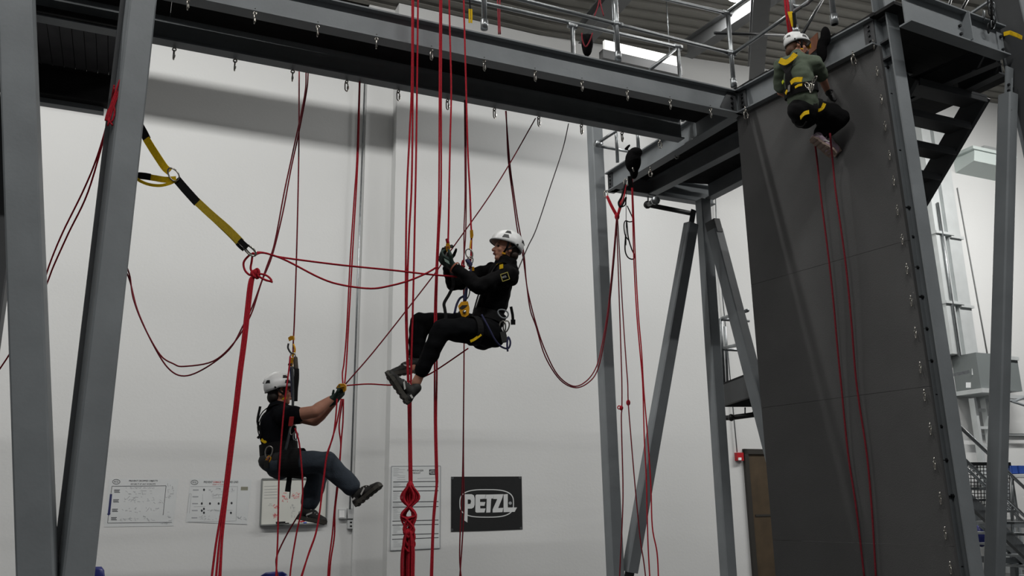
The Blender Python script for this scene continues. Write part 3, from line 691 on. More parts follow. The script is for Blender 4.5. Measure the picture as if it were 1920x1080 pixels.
mb = MB(); quad_on_wall(mb, [Px(1630, 316), Px(1710, 316), Px(1708, 356), Px(1628, 356)], O, .001); mb.build('colour_block', mat('olive_ink', (128, 128, 112), .8), t)
for x, y in ((1190, 505), (1282, 505), (1380, 505), (1525, 500), (1215, 350), (1190, 585), (1214, 565), (1214, 608), (1518, 610)):
    mb = MB(); ring_on_wall(mb, *Px(x, y), 1.9, 2.4, 1.8, O, 2.0, 8); mb.build('pictogram', INK, t)
for yy in (352, 428, 505, 583, 665):
    mb = MB(); line_on_wall(mb, Px(1090-(yy-352)*.05, yy), Px(1155-(yy-352)*.05, yy), 2.0, O); mb.build('row_heading', INKG, t)
squiggles(t, Px, [(1265, 330, 1560, 375, 22), (1310, 400, 1400, 425, 8), (1265, 570, 1440, 600, 8), (1170, 645, 1420, 690, 16), (1580, 650, 1690, 685, 10)], INKG, 9, 'fine_print')
# whiteboard with marker notes
Wx = lambda x, y: (480+x/6.75, 860+y/6.75)
t = thing('whiteboard', Uw(548, 985), 'whiteboard with red marker notes behind the left climber\'s boots', 'whiteboard')
mb = MB(); quad_on_wall(mb, [Wx(75, 258), Wx(905, 250), Wx(885, 822), Wx(52, 845)], .002, .016); mb.build('board', mat('whiteboard_enamel', (204, 205, 198), .35), t)
for a, b in (((75, 258), (905, 250)), ((905, 250), (885, 822)), ((885, 822), (52, 845)), ((52, 845), (75, 258))):
    mb = MB(); line_on_wall(mb, Wx(*a), Wx(*b), 3.0, .018, .012); mb.build('frame_bar', mat('aluminium_frame', (150, 154, 152), .4, .6), t)
mb = MB(); line_on_wall(mb, Wx(60, 842), Wx(800, 822), 2.6, .03, .05); mb.build('pen_tray', MATS['aluminium_frame'], t)
random.seed(12); mk = MB(); mg = MB(); mbk = MB()
for (x0, y0, x1, y1, n) in ((335, 430, 400, 550, 16), (465, 430, 560, 500, 16), (190, 570, 290, 640, 10), (220, 690, 270, 750, 14)):
    for i in range(n):
        x, y = x0+random.random()*(x1-x0), y0+random.random()*(y1-y0); l = 15+random.random()*25; a = random.random()*3.1
        line_on_wall(mk, Wx(x-l*math.cos(a)/2, y-l*math.sin(a)/2), Wx(x+l*math.cos(a)/2, y+l*math.sin(a)/2), .8, .019)
tag(mk.build('red_notes', mat('red_marker', (214, 120, 120), .7), t), kind='stuff')
for y in (350, 390, 425, 460, 500): line_on_wall(mg, Wx(105, y), Wx(270, y-6), .5, .019)
tag(mg.build('ruled_notes', INKG, t), kind='stuff')
for (x0, y0, x1, y1, n) in ((430, 580, 490, 750, 10), (160, 570, 200, 600, 3)):
    for i in range(n):
        x, y = x0+random.random()*(x1-x0), y0+random.random()*(y1-y0); l = 18+random.random()*20; a = random.choice((0, 1.5))
        line_on_wall(mbk, Wx(x-l*math.cos(a)/2, y-l*math.sin(a)/2), Wx(x+l*math.cos(a)/2, y+l*math.sin(a)/2), .5, .019)
tag(mbk.build('grey_notes', INKG, t), kind='stuff')
def marker(a, b, w, m, lab):
    mb = MB(); mb.tube([Uw(*Wx(*a), .06), Uw(*Wx(*b), .06)], w*.008, 8); tag(mb.build('marker_pen', m), lab, 'marker')
mb = MB(); line_on_wall(mb, Wx(250, 812), Wx(365, 808), 4.2, .075, .05); tag(mb.build('board_eraser', BLKP), 'black eraser on the tray under the whiteboard', 'eraser')
marker((368, 822), (418, 818), 1.4, BLKP, 'black marker lying right of the eraser on the whiteboard tray')
marker((560, 800), (615, 788), 1.5, mat('red_pen', (190, 30, 50), .4), 'red marker on the whiteboard tray'); marker((600, 815), (640, 812), 1.5, mat('blue_pen', (40, 70, 180), .4), 'blue marker on the whiteboard tray')
marker((790, 806), (845, 800), 1.2, BLKP, 'black marker at the right end of the whiteboard tray')
# wiring and notices on the pilaster
mb = MB(); mb.tube([Uw(684, 150, .12), Uw(656, 955, .12)], .016, 8); tag(mb.build('conduit_pipe', GALV), 'long thin conduit running down the wall to the outlet boxes', 'pipe')
BOXM = mat('outlet_box_grey', (186, 188, 188), .5)
def wbox(x0, y0, x1, y1, off, th, name, label, cat, material=BOXM):
    t = thing(name, Uw((x0+x1)/2, y1, off), label, cat); mb = MB(); quad_on_wall(mb, [(x0, y0), (x1, y0), (x1, y1), (x0, y1)], off, th); mb.build('box', material, t); return t
t = wbox(634, 955, 648, 972, .0, .06, 'outlet_box', 'left outlet box beside the conduit on the wall', 'outlet box')
mb = MB(); quad_on_wall(mb, [(636, 957), (646, 957), (646, 970), (636, 970)], .06, .004); mb.build('cover_plate', WHITE, t)
t = wbox(650, 953, 662, 972, .0, .07, 'outlet_box', 'outlet box at the foot of the conduit', 'outlet box')
mb = MB(); mb.tube([Uw(646, 966, .04), Uw(652, 966, .04)], .015, 6); mb.build('nipple', GALV, t)
t = wbox(650, 975, 662, 991, .0, .07, 'outlet_box', 'lowest outlet box with two dark sockets', 'outlet box')
for y in (978, 985):
    mb = MB(); quad_on_wall(mb, [(656, y), (660, y), (660, y+3), (656, y+3)], .07, .003); mb.build('socket', BLKP, t)
t = poster([(679, 930), (703, 930), (701, 954), (677, 956)], 'small upper notice on the pilaster right of the outlet boxes'); ORG[t.name] = ORG[t.name]
O = .0042
mb = MB(); quad_on_wall(mb, [(675, 945), (680, 945), (680, 951), (675, 951)], .0045, .001); mb.build('stamp', INK, t)
squiggles(t, lambda x, y: (x, y), [], INKG, 1, 'x') if False else None
t = poster([(676, 962), (708, 962), (704, 984), (672, 986)], 'small lower notice on the pilaster right of the outlet boxes')
mb = MB()
for k in range(4): line_on_wall(mb, (700, 965+k*4), (706, 965+k*4), .8, .0045)
mb.build('fine_print', INKG, t)
# fire alarm, conduit, door
t = thing('fire_alarm', Uw(1383, 865, OFR), 'small red fire alarm pull station on the wall left of the brown door', 'fire alarm')
mb = MB(); quad_on_wall(mb, [(1377, 849), (1389, 849), (1390, 864), (1378, 864)], OFR, .08); mb.build('body', mat('alarm_red', (170, 26, 34), .4), t)
mb = MB(); quad_on_wall(mb, [(1384, 858), (1389, 858), (1389, 863), (1384, 863)], OFR+.08, .02); mb.build('strobe', WHITE, t)
mb = MB(); mb.tube([Uw(1340, 330, OFR+.05), Uw(1344, 440, OFR+.05), Uw(1382, 848, OFR+.05)], .012, 6); tag(mb.build('conduit_pipe', GALV), 'thin conduit coming down the wall to the red fire alarm', 'pipe')
t = thing('door_1', Uw(1425, 1080, OFR)*V(1, 1, 0), 'dark brown door partly hidden by the climbing board', None); tag(t, kind='structure')
zt = Uw(1397, 842, OFR)[2]; sA = sw(1396, 900, OFR)
DOORM = mat('brown_door', (70, 58, 42), .5, 0, .2, 4); DFR = mat('dark_door_frame', (46, 44, 40), .5)
mb = MB(); slab(mb, sA+.08, sA+1.15, OFR+.04, .01, zt-.10, -OFR); mb.build('leaf', DOORM, t)
for a, b, z0, z1 in ((sA, sA+.09, 0, zt), (sA+1.14, sA+1.23, 0, zt), (sA, sA+1.23, zt-.10, zt)):
    mb = MB(); slab(mb, a, b, OFR+.07, z0, z1, -OFR); mb.build('frame', DFR, t)
mb = MB(); slab(mb, sA+.16, sA+1.05, OFR+.05, 1.3, 1.34, -OFR-.03); mb.build('push_bar', DFR, t)
# right end of the wall: pilaster with galvanised trunking, cabinet, loose cable
PIL = .36
t = thing('cable_trunking', Uw(1815, 640, PIL), 'pale galvanised cable trunking with flanged joints running up the wall behind the near tower column', 'trunking')
def tr(x, y, off): return Uw(x, y, off)
GAL2 = mat('dull_galvanised_sheet', (196, 200, 200), .45, .35, .06, 3)
zlo, zhi = tr(1790, 668, PIL)[2], 10.6
sm = sw(1773, 520, PIL)
for a, b, off in ((sm-.45, sm-.15, .62), (sm-.15, sm+.0, .5), (sm+.0, sm+.42, .60)):
    mb = MB(); slab(mb, a, b, off, zlo, zhi, -PIL); mb.build('channel', GAL2, t)
for y in (447, 573):
    z = tr(1773, y, PIL)[2]; mb = MB(); slab(mb, sm-.5, sm+.1, .68, z-.03, z+.03, -PIL); mb.build('flange', GAL2, t)
    mb = MB(); slab(mb, sm+.02, sm+.45, .66, z-.08, z-.02, -PIL); mb.build('flange', GAL2, t)
mb = MB(); mb.tube([tr(1758, 380, .66), tr(1800, 668, .66)], .03, 8); mb.build('pipe', GALV, t)
CABM = mat('grey_cabinet', (112, 118, 118), .5, .1)
t = thing('electrical_cabinet', Uw(1822, 738, PIL), 'grey electrical cabinet with paper labels at the foot of the trunking', 'cabinet')
s0_, s1_, s3_ = sw(1788, 700, PIL), sw(1820, 700, PIL), sw(1875, 700, PIL); zc0, zc1 = Uw(1820, 735, PIL)[2], Uw(1820, 672, PIL)[2]
mb = MB(); slab(mb, s0_, s1_, 1.0, zc0, zc1, -PIL); mb.build('side_cabinet', CABM, t)
mb = MB(); slab(mb, s1_+.01, s3_, .85, zc0, zc1, -PIL); mb.build('main_cabinet', CABM, t)
mb = MB(); slab(mb, s1_+.01, s3_, .9, zc1-.08, zc1, -PIL); mb.build('top_cap', GAL2, t)
for (x0, y0, x1, y1, o_) in ((1822, 691, 1829, 703, .852), (1831, 697, 1844, 706, .852), (1833, 710, 1849, 723, .852), (1811, 717, 1820, 727, 1.002)):
    mb = MB(); quad_on_wall(mb, [(x0, y0), (x1, y0), (x1, y1), (x0, y1)], o_, .004); mb.build('paper_label', PAPER, t)
mb = MB(); mb.bar(Uw(1786, 703, 1.08), Uw(1816, 697, 1.08), .05, .07); mb.build('handle_bar', GALV, t)
t = thing('cabinet_shelf', Uw(1822, 745, PIL), 'pale strut shelf carrying the grey electrical cabinet', 'shelf')
mb = MB(); slab(mb, s0_-.1, s1_+.05, 1.1, zc0-.12, zc0-.02, -PIL); mb.build('strut', GAL2, t)
mb = MB(); slab(mb, s1_+.06, s3_, 1.0, zc0-.20, zc0-.12, -PIL); mb.build('strut', GAL2, t)
t = thing('wall_ladder', Uw(1805, 1000, PIL)*V(1, 1, 0), 'pale ladder rack rising to the underside of the electrical cabinet', 'ladder rack')
for s_ in (s0_+.05, s0_+.42): mb = MB(); slab(mb, s_, s_+.08, .75, .0, zc0-.2, -PIL-.25); mb.build('rail', GAL2, t)
for i in range(9): mb = MB(); slab(mb, s0_+.13, s0_+.42, .72, .3+i*.4, .36+i*.4, -PIL-.28); mb.build('rung', GAL2, t)
mb = MB(); mb.tube([Uw(1795, 352, PIL+.02), Uw(1853, 672, PIL+.02)], .014, 6); tag(mb.build('wall_cable', mat('grey_cable', (128, 130, 130), .7)), 'thin dark cable slanting down the white wall at the right', 'cable')
t = thing('wall_duct', Uw(1830, 318, PIL), 'pale green duct cowl on the wall under the upper stair', 'duct')
mb = MB(); z0, z1 = Uw(1820, 330, PIL)[2], Uw(1800, 300, PIL)[2]; sa, sb = sw(1790, 315, PIL), sw(1861, 315, PIL)
mb.prism([(0, 0), (.55, .12), (.6, z1-z0), (0, z1-z0)], wp(sa, PIL, z0), -NB, ZUP, D1, sb-sa); mb.build('cowl', mat('pale_green_metal', (196, 206, 203), .5), t)
mb = MB(); slab(mb, sa-.1, sb+.05, PIL+.65, z1, z1+.08, -PIL); mb.build('lip', mat('pale_green_metal', (196, 206, 203), .5), t)
mb = MB(); zz = 10.35; mb.bar(wp(sw(1836, 260, PIL), PIL+.06, zz), wp(sw(1872, 260, PIL), PIL+.06, zz), .1, .12); tag(mb.build('conduit_pipe', GAL2), 'short pale horizontal pipe high on the wall right of the upper stair', 'pipe')
t = thing('wall_rail', Uw(1905, 815, PIL), 'thin grey rail on the wall at the right edge below the cabinet', 'rail')
mb = MB(); mb.bar(Uw(1835, 814, PIL+.04), Uw(1980, 816, PIL+.04), .06, .05); mb.build('bar', GAL2, t)
t = thing('forked_pipe', Uw(1905, 750, PIL), 'grey forked pipe end showing right of the upright box brace', 'pipe')
for q in ([(1880, 750), (1903, 752), (1920, 745), (1960, 744)], [(1896, 752), (1908, 756), (1920, 760), (1960, 760)]): mb = MB(); mb.tube([Uw(x, y, 1.0) for x, y in q], .03, 8); mb.build('pipe', STEEL, t)
BLUE = mat('blue_plastic', (34, 66, 138), .45); NAVY = mat('navy_plastic', (32, 38, 104), .4)
for i, (x0, x1, lab) in enumerate(((1896, 1908, 'left blue crate on the bench at the right edge'), (1909, 1932, 'right blue crate on the bench at the right edge'))):
    a, b = Uw(x0, 873, 1.4), Uw(x1, 888, 1.4); t = thing('blue_crate', V(a[0], a[1], b[2]), lab, 'crate'); w = float((b-a)@D1)
    for k, (cx, cy, hx, hy) in enumerate(((w/2, 0, w/2, .012), (w/2, .4, w/2, .012), (0, .2, .012, .2), (w, .2, .012, .2))):
        mb = MB(); mb.obox(V(a[0], a[1], (a[2]+b[2])/2)+D1*cx+NB*cy, D1, NB, ZUP, hx, hy, (a[2]-b[2])/2); mb.build('side', BLUE, t)
    mb = MB(); mb.obox(V(a[0], a[1], b[2]+.01)+D1*w/2+NB*.2, D1, NB, ZUP, w/2, .2, .01); mb.build('bottom', BLUE, t)
a, b = Uw(1880, 890, 1.5), Uw(1990, 890, 1.5)
t = thing('work_bench', V((a[0]+b[0])/2, (a[1]+b[1])/2, 0), 'pale work bench carrying the blue crates at the right edge', 'bench'); zb_ = a[2]
mb = MB(); mb.obox((a+b)/2+NB*.25-ZUP*.03, D1, NB, ZUP, np.linalg.norm(b-a)/2, .32, .025); mb.build('top', GAL2, t)
for f in (.05, .5, .95):
    for k in (0, .5):
        c = a+(b-a)*f+NB*k; mb = MB(); mb.bar(V(c[0], c[1], 0), V(c[0], c[1], zb_-.05), .05, .05, NB); mb.build('leg', STEEL, t)
# blue bag with a yellow tab
c = U(1838, 1005, 12.8); t = thing('gear_bag', c-ZUP*.12, 'navy gear bag with a yellow tab hanging between the near column and the right brace', 'bag')
mb = MB(); mb.ell(c, D1*.10, NB*.08, ZUP*.16); mb.build('body', NAVY, t)
mb = MB(); mb.obox(c+ZUP*.15-NB*.05, D1, NB, ZUP, .03, .02, .03); mb.build('tab', YEL, t)
# sprinkler pipes
t = thing('sprinkler_pipe', U(1250, 392, 10.6), 'black sprinkler pipe hung under the rear platform', 'pipe')
PB = mat('black_pipe', (30, 30, 31), .45)
mb = MB(); mb.tube([U(1215, 384, 10.5), U(1300, 401, 10.9)], .032, 8); mb.build('pipe', PB, t)
mb = MB(); mb.tube([U(1214, 384, 10.5), U(1228, 376, 10.1)], .03, 8); mb.build('elbow', PB, t)
mb = MB(); mb.ell(U(1214, 384, 10.5), D1*.05, NB*.05, ZUP*.05, 10, 6); mb.build('fitting', PB, t)
mb = MB(); mb.tube([U(1215, 368, 10.5), U(1215, 384, 10.5)], .01, 6); mb.build('hanger_rod', GALV, t)
mb = MB(); mb.tube([U(1228, 376, 10.1), U(1230, 376, 10.0)], .05, 8); mb.build('sprinkler_head', GALV, t)
t = thing('sprinkler_pipe', U(1385, 780, 11.6), 'black sprinkler pipe hung under the stair landing', 'pipe')
mb = MB(); mb.tube([U(1350, 784, 11.8), U(1372, 783, 11.7), U(1417, 777, 11.4)], .035, 8); mb.build('pipe', PB, t)
for x, y in ((1371, 783), (1416, 776)): mb = MB(); mb.ell(U(x, y, 11.6), D1*.045, NB*.045, ZUP*.05, 10, 6); mb.build('fitting', PB, t)
mb = MB(); mb.tube([U(1397, 764, 11.6), U(1397, 780, 11.6)], .01, 6); mb.build('hanger_rod', GALV, t)
# chairs whose blue backs show at the lower edge
def chair(x, y, off, rot, label):
    q = Uw(x, y, off); f = V(math.cos(rot), math.sin(rot), 0); s_ = np.cross(ZUP, f); b = V(q[0], q[1], 0); t = thing('plastic_chair', b, label, 'chair', 'blue chairs along the wall')
    top = q[2]; prof = []
    mb = MB(); pts = [b-f*.20+ZUP*.50, b-f*.235+ZUP*(top-.16), b-f*.245+ZUP*(top-.04), b-f*.24+ZUP*top]
    rows = []; ws = (.22, .215, .19, .12)
    for p, w in zip(pts, ws): rows.append([p+s_*w*k/4+f*.05*(k/4)**2 for k in range(-4, 5)])
    vs = [v for r in rows for v in r]+[v-f*.02 for r in rows for v in r]; n = 9; m = len(rows); fs = []
    for i in range(m-1):
        for k in range(n-1): a = i*n+k; fs.append((a, a+1, a+n+1, a+n)); o = m*n; fs.append((o+a, o+a+n, o+a+n+1, o+a+1))
    for k in range(n-1): fs.append((k, m*n+k, m*n+k+1, k+1)); a = (m-1)*n+k; fs.append((a, a+1, m*n+a+1, m*n+a))
    for i in range(m-1): a = i*n; fs.append((a, a+n, m*n+a+n, m*n+a)); a += n-1; fs.append((a, m*n+a, m*n+a+n, a+n))
    mb.add(vs, fs, True); mb.build('backrest', NAVY, t)
    mb = MB(); mb.obox(b+ZUP*.45, f, s_, ZUP, .21, .22, .015); mb.build('seat', NAVY, t)
    for i in (-1, 1):
        for j in (-1, 1): mb = MB(); mb.tube([b+f*i*.16+s_*j*.18+ZUP*.44, b+f*i*.22+s_*j*.21], .012, 8); mb.build('leg', GALV, t)
chair(205, 1060, 1.2, ANG+.6, 'blue plastic chair back showing beside the foot of the broad left column')
chair(523, 1074, 1.2, ANG-1.4, 'blue plastic chair back peeking up under the left climber\'s ropes')
# glowing panel added in place of the lamp-lit wall patch under the roof
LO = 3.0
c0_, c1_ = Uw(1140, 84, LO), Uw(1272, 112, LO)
t = thing('lit_wall_patch', (c0_+c1_)/2-ZUP*.15, 'glowing white panel added for the lamp-lit wall patch above the catwalk railing', 'lit wall patch')
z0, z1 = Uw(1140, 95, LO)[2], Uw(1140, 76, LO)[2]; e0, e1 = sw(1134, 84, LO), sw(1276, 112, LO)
mb = MB(); slab(mb, e0, e1, LO, z0, z1, -LO+.06); mb.build('diffuser', mat('lit_wall_glow', (240, 240, 236), .6, emit=.75), t)  # not a lamp: its glow imitates lamplight falling on the wall
mb = MB(); slab(mb, e0-.06, e1, LO+.03, z0-.17, z0-.01, -LO+.10); mb.build('added_lower_channel', JOISTM, t)
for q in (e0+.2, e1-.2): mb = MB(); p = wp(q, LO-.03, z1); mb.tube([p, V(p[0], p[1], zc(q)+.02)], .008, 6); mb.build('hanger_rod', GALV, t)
# ================================================================ ropes
def UY(x, y, Y): r = ray(x, y); return CAM+r*(Y/r[1])
def path(pts, Y0, Y1=None, n=6):
    Y1 = Y0 if Y1 is None else Y1; m = len(pts)-1; out = []
    for i, p in enumerate(pts):
        Y = p[2] if len(p) > 2 else Y0+(Y1-Y0)*i/m
        out.append(UY(p[0], p[1], Y))
    return spline(out, n)
def rope(pts, Y0, Y1, r, label, m=ROPE, name='rope', cat='rope', group=None, n=6):
    mb = MB(); mb.tube(path(pts, Y0, Y1, n), r, 7); return tag(mb.build(name, m), label, cat, group)
def strands(lines, label, m=ROPE, name='rope', cat='rope', part='strand'):
    """several strands of one doubled rope"""
    P = [(path(p, a, b), r) for p, a, b, r in lines]; base = min((q for l, _ in P for q in l), key=lambda q: q[2])
    t = thing(name, base, label, cat)
    for l, r in P: mb = MB(); mb.tube(l, r, 7); mb.build(part, m, t)
    return t
RR = .0065
YM, YL = 6.48, 7.12            # distance of the middle and the left climber
# overhead beam that carries the middle ropes
A_, B_ = UY(620, -408, 6.42), UY(1000, -408, 6.42); B_[2] = A_[2]
t = beam_thing('anchor_beam', A_, B_, .2, .10, 'short steel beam hung under the roof that the middle ropes are tied to', 'beam')
for q in (A_*.9+B_*.1, A_*.1+B_*.9): mb = MB(); mb.tube([q+ZUP*.19, V(q[0], q[1], ZC+.02)], .012, 6); mb.build('hanger_rod', GALV, t)
# far left
strands([([(214, 160), (201, 230), (180, 300), (155, 360), (118, 435), (95, 490), (80, 536)], 5.5, 6.9, RR), ([(214, 165), (198, 245), (165, 360), (128, 438), (100, 500), (80, 549), (25, 652), (-10, 706)], 5.5, 7.4, RR)],
        'doubled red rope running down to the left between the two left grey posts')
t = thing('rope_tangle', UY(209, 232, 5.5), 'tangle of red rope knotted against the side of the broad left column', 'rope')
for q in ([(226, 150), (218, 172), (208, 200), (204, 222), (212, 235)], [(222, 160), (214, 190), (216, 212), (210, 228), (201, 222), (206, 206)], [(227, 166), (216, 186), (206, 214), (199, 226), (204, 208), (213, 196)], [(224, 176), (212, 206), (203, 236)]):
    mb = MB(); mb.tube(path([(a-1, b) for a, b in q], 5.5), .007, 7); mb.build('strand', ROPE, t)
strands([([(200, 425, 5.82), (222, 470, 6.3), (242, 512), (250, 560), (270, 612), (300, 665), (325, 682), (345, 687), (400, 677), (440, 641), (470, 591), (490, 530), (510, 480), (530, 400), (545, 320), (560, 250), (575, 170), (578, 132)], 6.9, 7.1, RR),
         ([(200, 432, 5.82), (222, 480, 6.3), (242, 522), (258, 582), (285, 642), (315, 690), (345, 705), (385, 690), (430, 655), (455, 612), (475, 570), (500, 500), (515, 455), (533, 360), (548, 290), (571, 180), (574, 132)], 6.95, 7.12, RR)],
        'doubled red rope sagging in a deep loop from the broad left column to the catwalk', ROPED)
# left climber's lines
rope([(561, 130), (560, 300), (556, 480), (552, 600), (550, 640), (549, 680)], YL, YL, RR, 'taut red rope going straight up from the left climber to the catwalk', ROPED)
rope([(544, 668), (542, 690), (538, 722), (533, 760), (527, 832), (523, 900), (521, 1000), (519, 1050), (517, 1095)], YL-.22, YL-.5, RR, 'red rope falling down in front of the left climber\'s chest and past his seat')
rope([(553, 803), (557, 815), (562, 838), (567, 900), (566, 950), (556, 1000), (546, 1060), (543, 1095)], YL-.30, YL-.35, RR, 'red rope hanging from the left climber\'s waist over his lower boot')
rope([(560, 965), (539, 1000), (520, 1040), (518, 1062), (524, 1095)], YL+.2, YL+.1, RR, 'short red rope slanting down behind the left climber\'s lower boot', ROPED)
strands([([(674, 150), (669, 300), (665, 360), (657, 480), (650, 620), (645, 680), (642, 700), (643, 722)], 7.25, YL, RR), ([(675, 150), (671, 300), (663, 440), (653, 620), (649, 690), (646, 722)], 7.27, YL, RR)],
        'pair of red ropes from the catwalk to the left climber\'s yellow hand device')
rope([(1004, 222, 7.75), (955, 308), (910, 379), (840, 477), (816, 512), (765, 578), (700, 660), (648, 720)], 7.72, YL+.02, .006, 'taut dark red rope running diagonally down to the left climber\'s yellow device', ROPED)
rope([(648, 723), (690, 720), (736, 722), (765, 716), (800, 704), (830, 686), (878, 653)], YL, 6.75, .006, 'slack red rope strung low from the left climber\'s device to under the middle climber')
strands([([(632, 748), (629, 787), (624, 820), (613, 852), (607, 895), (603, 925), (600, 957), (592, 1000), (578, 1040), (562, 1095)], YL-.2, YL-.55, RR), ([(640, 748), (632, 790), (620, 832), (612, 860), (608, 893), (602, 940), (597, 975), (591, 1005), (577, 1044), (560, 1095)], YL-.19, YL-.53, RR)],
        'pair of red ropes dropping from the yellow device over the left climber\'s knees')
strands([([(643, 748), (637, 785), (636, 806), (639, 835), (635, 880), (631, 920), (627, 957), (623, 1003), (617, 1050), (614, 1095)], YL, YL, RR), ([(644, 748), (643, 790), (640, 825), (637, 870), (633, 915), (628, 960), (627, 1005), (620, 1052), (617, 1095)], YL+.02, YL+.02, RR)],
        'pair of red ropes dropping from the yellow device just left of the outlet boxes')
# left anchor: big knot, loop and hanging bundle
YA = 6.0
t = thing('rope_bundle', UY(410, 1080, 5.75), 'thick red rope bundle hanging from the big knot below the yellow sling', 'rope')
for k, (dx, db) in enumerate(((-3.5, -5), (0, 0), (3.2, 3), (1.5, 7))):
    mb = MB(); mb.tube(path([(478+dx*.5, 516), (471+dx, 528), (464+dx, 585), (458+dx, 640), (450+dx, 700), (442+dx, 770), (431+dx, 860), (420+dx, 950), (411+dx+db*.5, 1020), (404+dx+db, 1095)], YA+.01*k, YA-.25+.01*k), .0078, 7); mb.build('strand', ROPE, t)
mb = MB()
for k in range(3):
    a0_ = k*1.1
    mb.tube([UY(478+7*math.cos(a)*(1-.2*k)+2*k, 513+8*math.sin(a)*(.7+.2*k), YA+.02*math.sin(a*1.5+k)) for a in (2*math.pi*i/14+a0_ for i in range(14))], .009, 7, closed=True)
mb.ell(UY(479, 513, YA), RIGHT*.026, fwd*.02, UP*.03, 10, 8); mb.build('knot', ROPE, t)
for q in ([(482, 514), (492, 514), (502, 518), (509, 526), (500, 526), (490, 521), (483, 516)], [(484, 518), (496, 524), (511, 529)]):
    mb = MB(); mb.tube(path(q, YA-.02), .0075, 7); mb.build('tail', ROPE, t)
mb = MB(); mb.tube(path([(476, 474), (466, 480), (457, 492), (459, 506), (467, 515), (474, 516)], YA), .008, 7); mb.build('loop', ROPE, t)
mb = MB(); mb.tube(path([(474, 474), (472, 490), (470, 504), (475, 513)], YA+.02), .008, 7); mb.build('loop', ROPE, t)
rope([(474, 477), (484, 473), (500, 475), (520, 481), (560, 487), (640, 497), (740, 507), (800, 514), (857, 519)], YA, YM-.18, .0075, 'upper red rope stretched from the sling carabiner to the middle climber\'s elbow')
rope([(476, 479), (490, 474), (510, 478), (540, 490), (600, 521), (640, 534), (695, 541), (735, 535), (770, 525), (800, 512), (820, 500)], YA+.01, YM-.2, .0075, 'lower sagging red rope from the sling carabiner to the middle climber\'s glove')
# middle climber's lines
YR = 6.42
strands([([(773, -405), (773, -60), (772, 150), (768, 250), (763, 360), (761, 480), (761, 600), (764, 690), (766, 770), (767, 850), (768, 915)], YR, YR, .008),
         ([(775, -405), (775, -60), (774, 170), (772, 340), (767, 440), (763, 560), (764, 650), (768, 770), (769, 850), (770, 915)], YR+.02, YR+.02, .008),
         ([(784, -405), (784, -60), (782, 150), (780, 300), (778, 400), (776, 500), (774, 580), (771, 690), (770, 770), (771, 850), (772, 915)], YR+.03, YR+.03, .008)],
        'three red rope strands hanging at the middle climber\'s knees down to the coil')
t = thing('rope_coil', UY(768, 1080, YR), 'long red rope coil gathered into a chain of loops in front of the checklist sheet', 'rope')
mb = MB(); mb.ell(UY(769, 914, YR), RIGHT*.03, fwd*.028, UP*.045, 12, 8); mb.build('knot', ROPE, t)
random.seed(21)
for k in range(24):
    x0 = random.uniform(-6, 6); sgn = random.choice((-1, 1)); y1 = random.choice((985, 1000, 1012)); a = random.uniform(6, 16)
    q = [(769+x0*.4, 908), (769+x0-sgn*a*.8, 935), (766+sgn*a*.9, 965), (766+x0, y1-12), (767-sgn*a*.7, y1+8), (767+x0*.5, y1+24)]
    mb = MB(); mb.tube(path(q, YR+random.uniform(-.03, .03)), .0078, 6); mb.build('strand', ROPE, t)
for k in range(18):
    x0 = random.uniform(-12, 12); q = [(767+x0*.4, 995), (766+x0, 1030), (765+x0*1.1, 1062), (765+x0, 1110)]
    mb = MB(); mb.tube(path(q, YR+random.uniform(-.04, .04)), .0078, 6); mb.build('strand', ROPE, t)
mb = MB(); mb.ell(UY(766, 998, YR), RIGHT*.042, fwd*.035, UP*.03, 12, 8); mb.build('binding', ROPE, t)
strands([([(825, -405), (825, -60), (824, 170), (823, 360), (821, 430), (818, 500), (815, 590), (815, 700), (815, 790), (817, 880), (818, 910), (814, 945), (811, 990), (807, 1095)], YR, YR, .0072), ([(828, -405), (828, -60), (827, 180), (827, 350), (823, 440), (820, 510), (818, 590), (819, 690), (818, 790), (820, 890), (819, 915), (816, 950), (813, 990), (810, 1095)], YR+.015, YR+.015, .0072)],
        'doubled red rope passing straight down left of the middle climber\'s gloves to the floor')
rope([(842, -405), (842, -60), (843, 40), (846, 167), (844, 260), (842, 360), (841, 420), (840, 458)], YR, YR, .0075, 'taut red rope running up from the device in the middle climber\'s raised hand')
rope([(869, -405), (869, -60), (871, 60), (873, 133), (877, 280), (881, 360), (883, 420), (884, 438), (883, 480), (880, 505)], YR, YR, .0075, 'red backup rope running up from the yellow rope grab beside the middle climber\'s face')
strands([([(871, 188), (872, 360), (870, 430), (870, 490), (870, 600), (870, 660), (869, 780), (868, 860), (866, 930), (863, 990), (862, 1050), (866, 1095)], 7.5, 7.2, .006), ([(873, 188), (874, 350), (873, 440), (869, 500), (870, 620), (870, 690), (869, 790), (869, 880), (870, 950), (867, 1010), (864, 1055), (861, 1095)], 7.52, 7.22, .006)],
        'thin doubled red rope hanging from the catwalk behind the middle climber, past the banner', ROPED)
strands([([(948, 208), (956, 307), (963, 360), (972, 420), (982, 474), (986, 520), (990, 548), (1003, 600), (1020, 652), (1045, 702), (1075, 724), (1100, 714), (1118, 688), (1128, 650), (1140, 580), (1150, 480), (1156, 408)], 7.75, 9.7, .007), ([(949, 208), (953, 300), (962, 372), (970, 430), (980, 478), (987, 530), (994, 580), (1005, 612), (1022, 668), (1050, 712), (1080, 727), (1106, 715), (1121, 692), (1131, 650), (1142, 580), (1152, 480), (1157, 408)], 7.76, 9.72, .007)],
        'doubled red rope sagging from behind the middle climber over to the slim far column', ROPED)
rope([(1066, 232), (1055, 280), (1032, 350), (1006, 428), (990, 462), (978, 490), (965, 520)], 7.9, 6.8, .005, 'thin dark cord slanting from the catwalk to the middle climber\'s back', CORD)
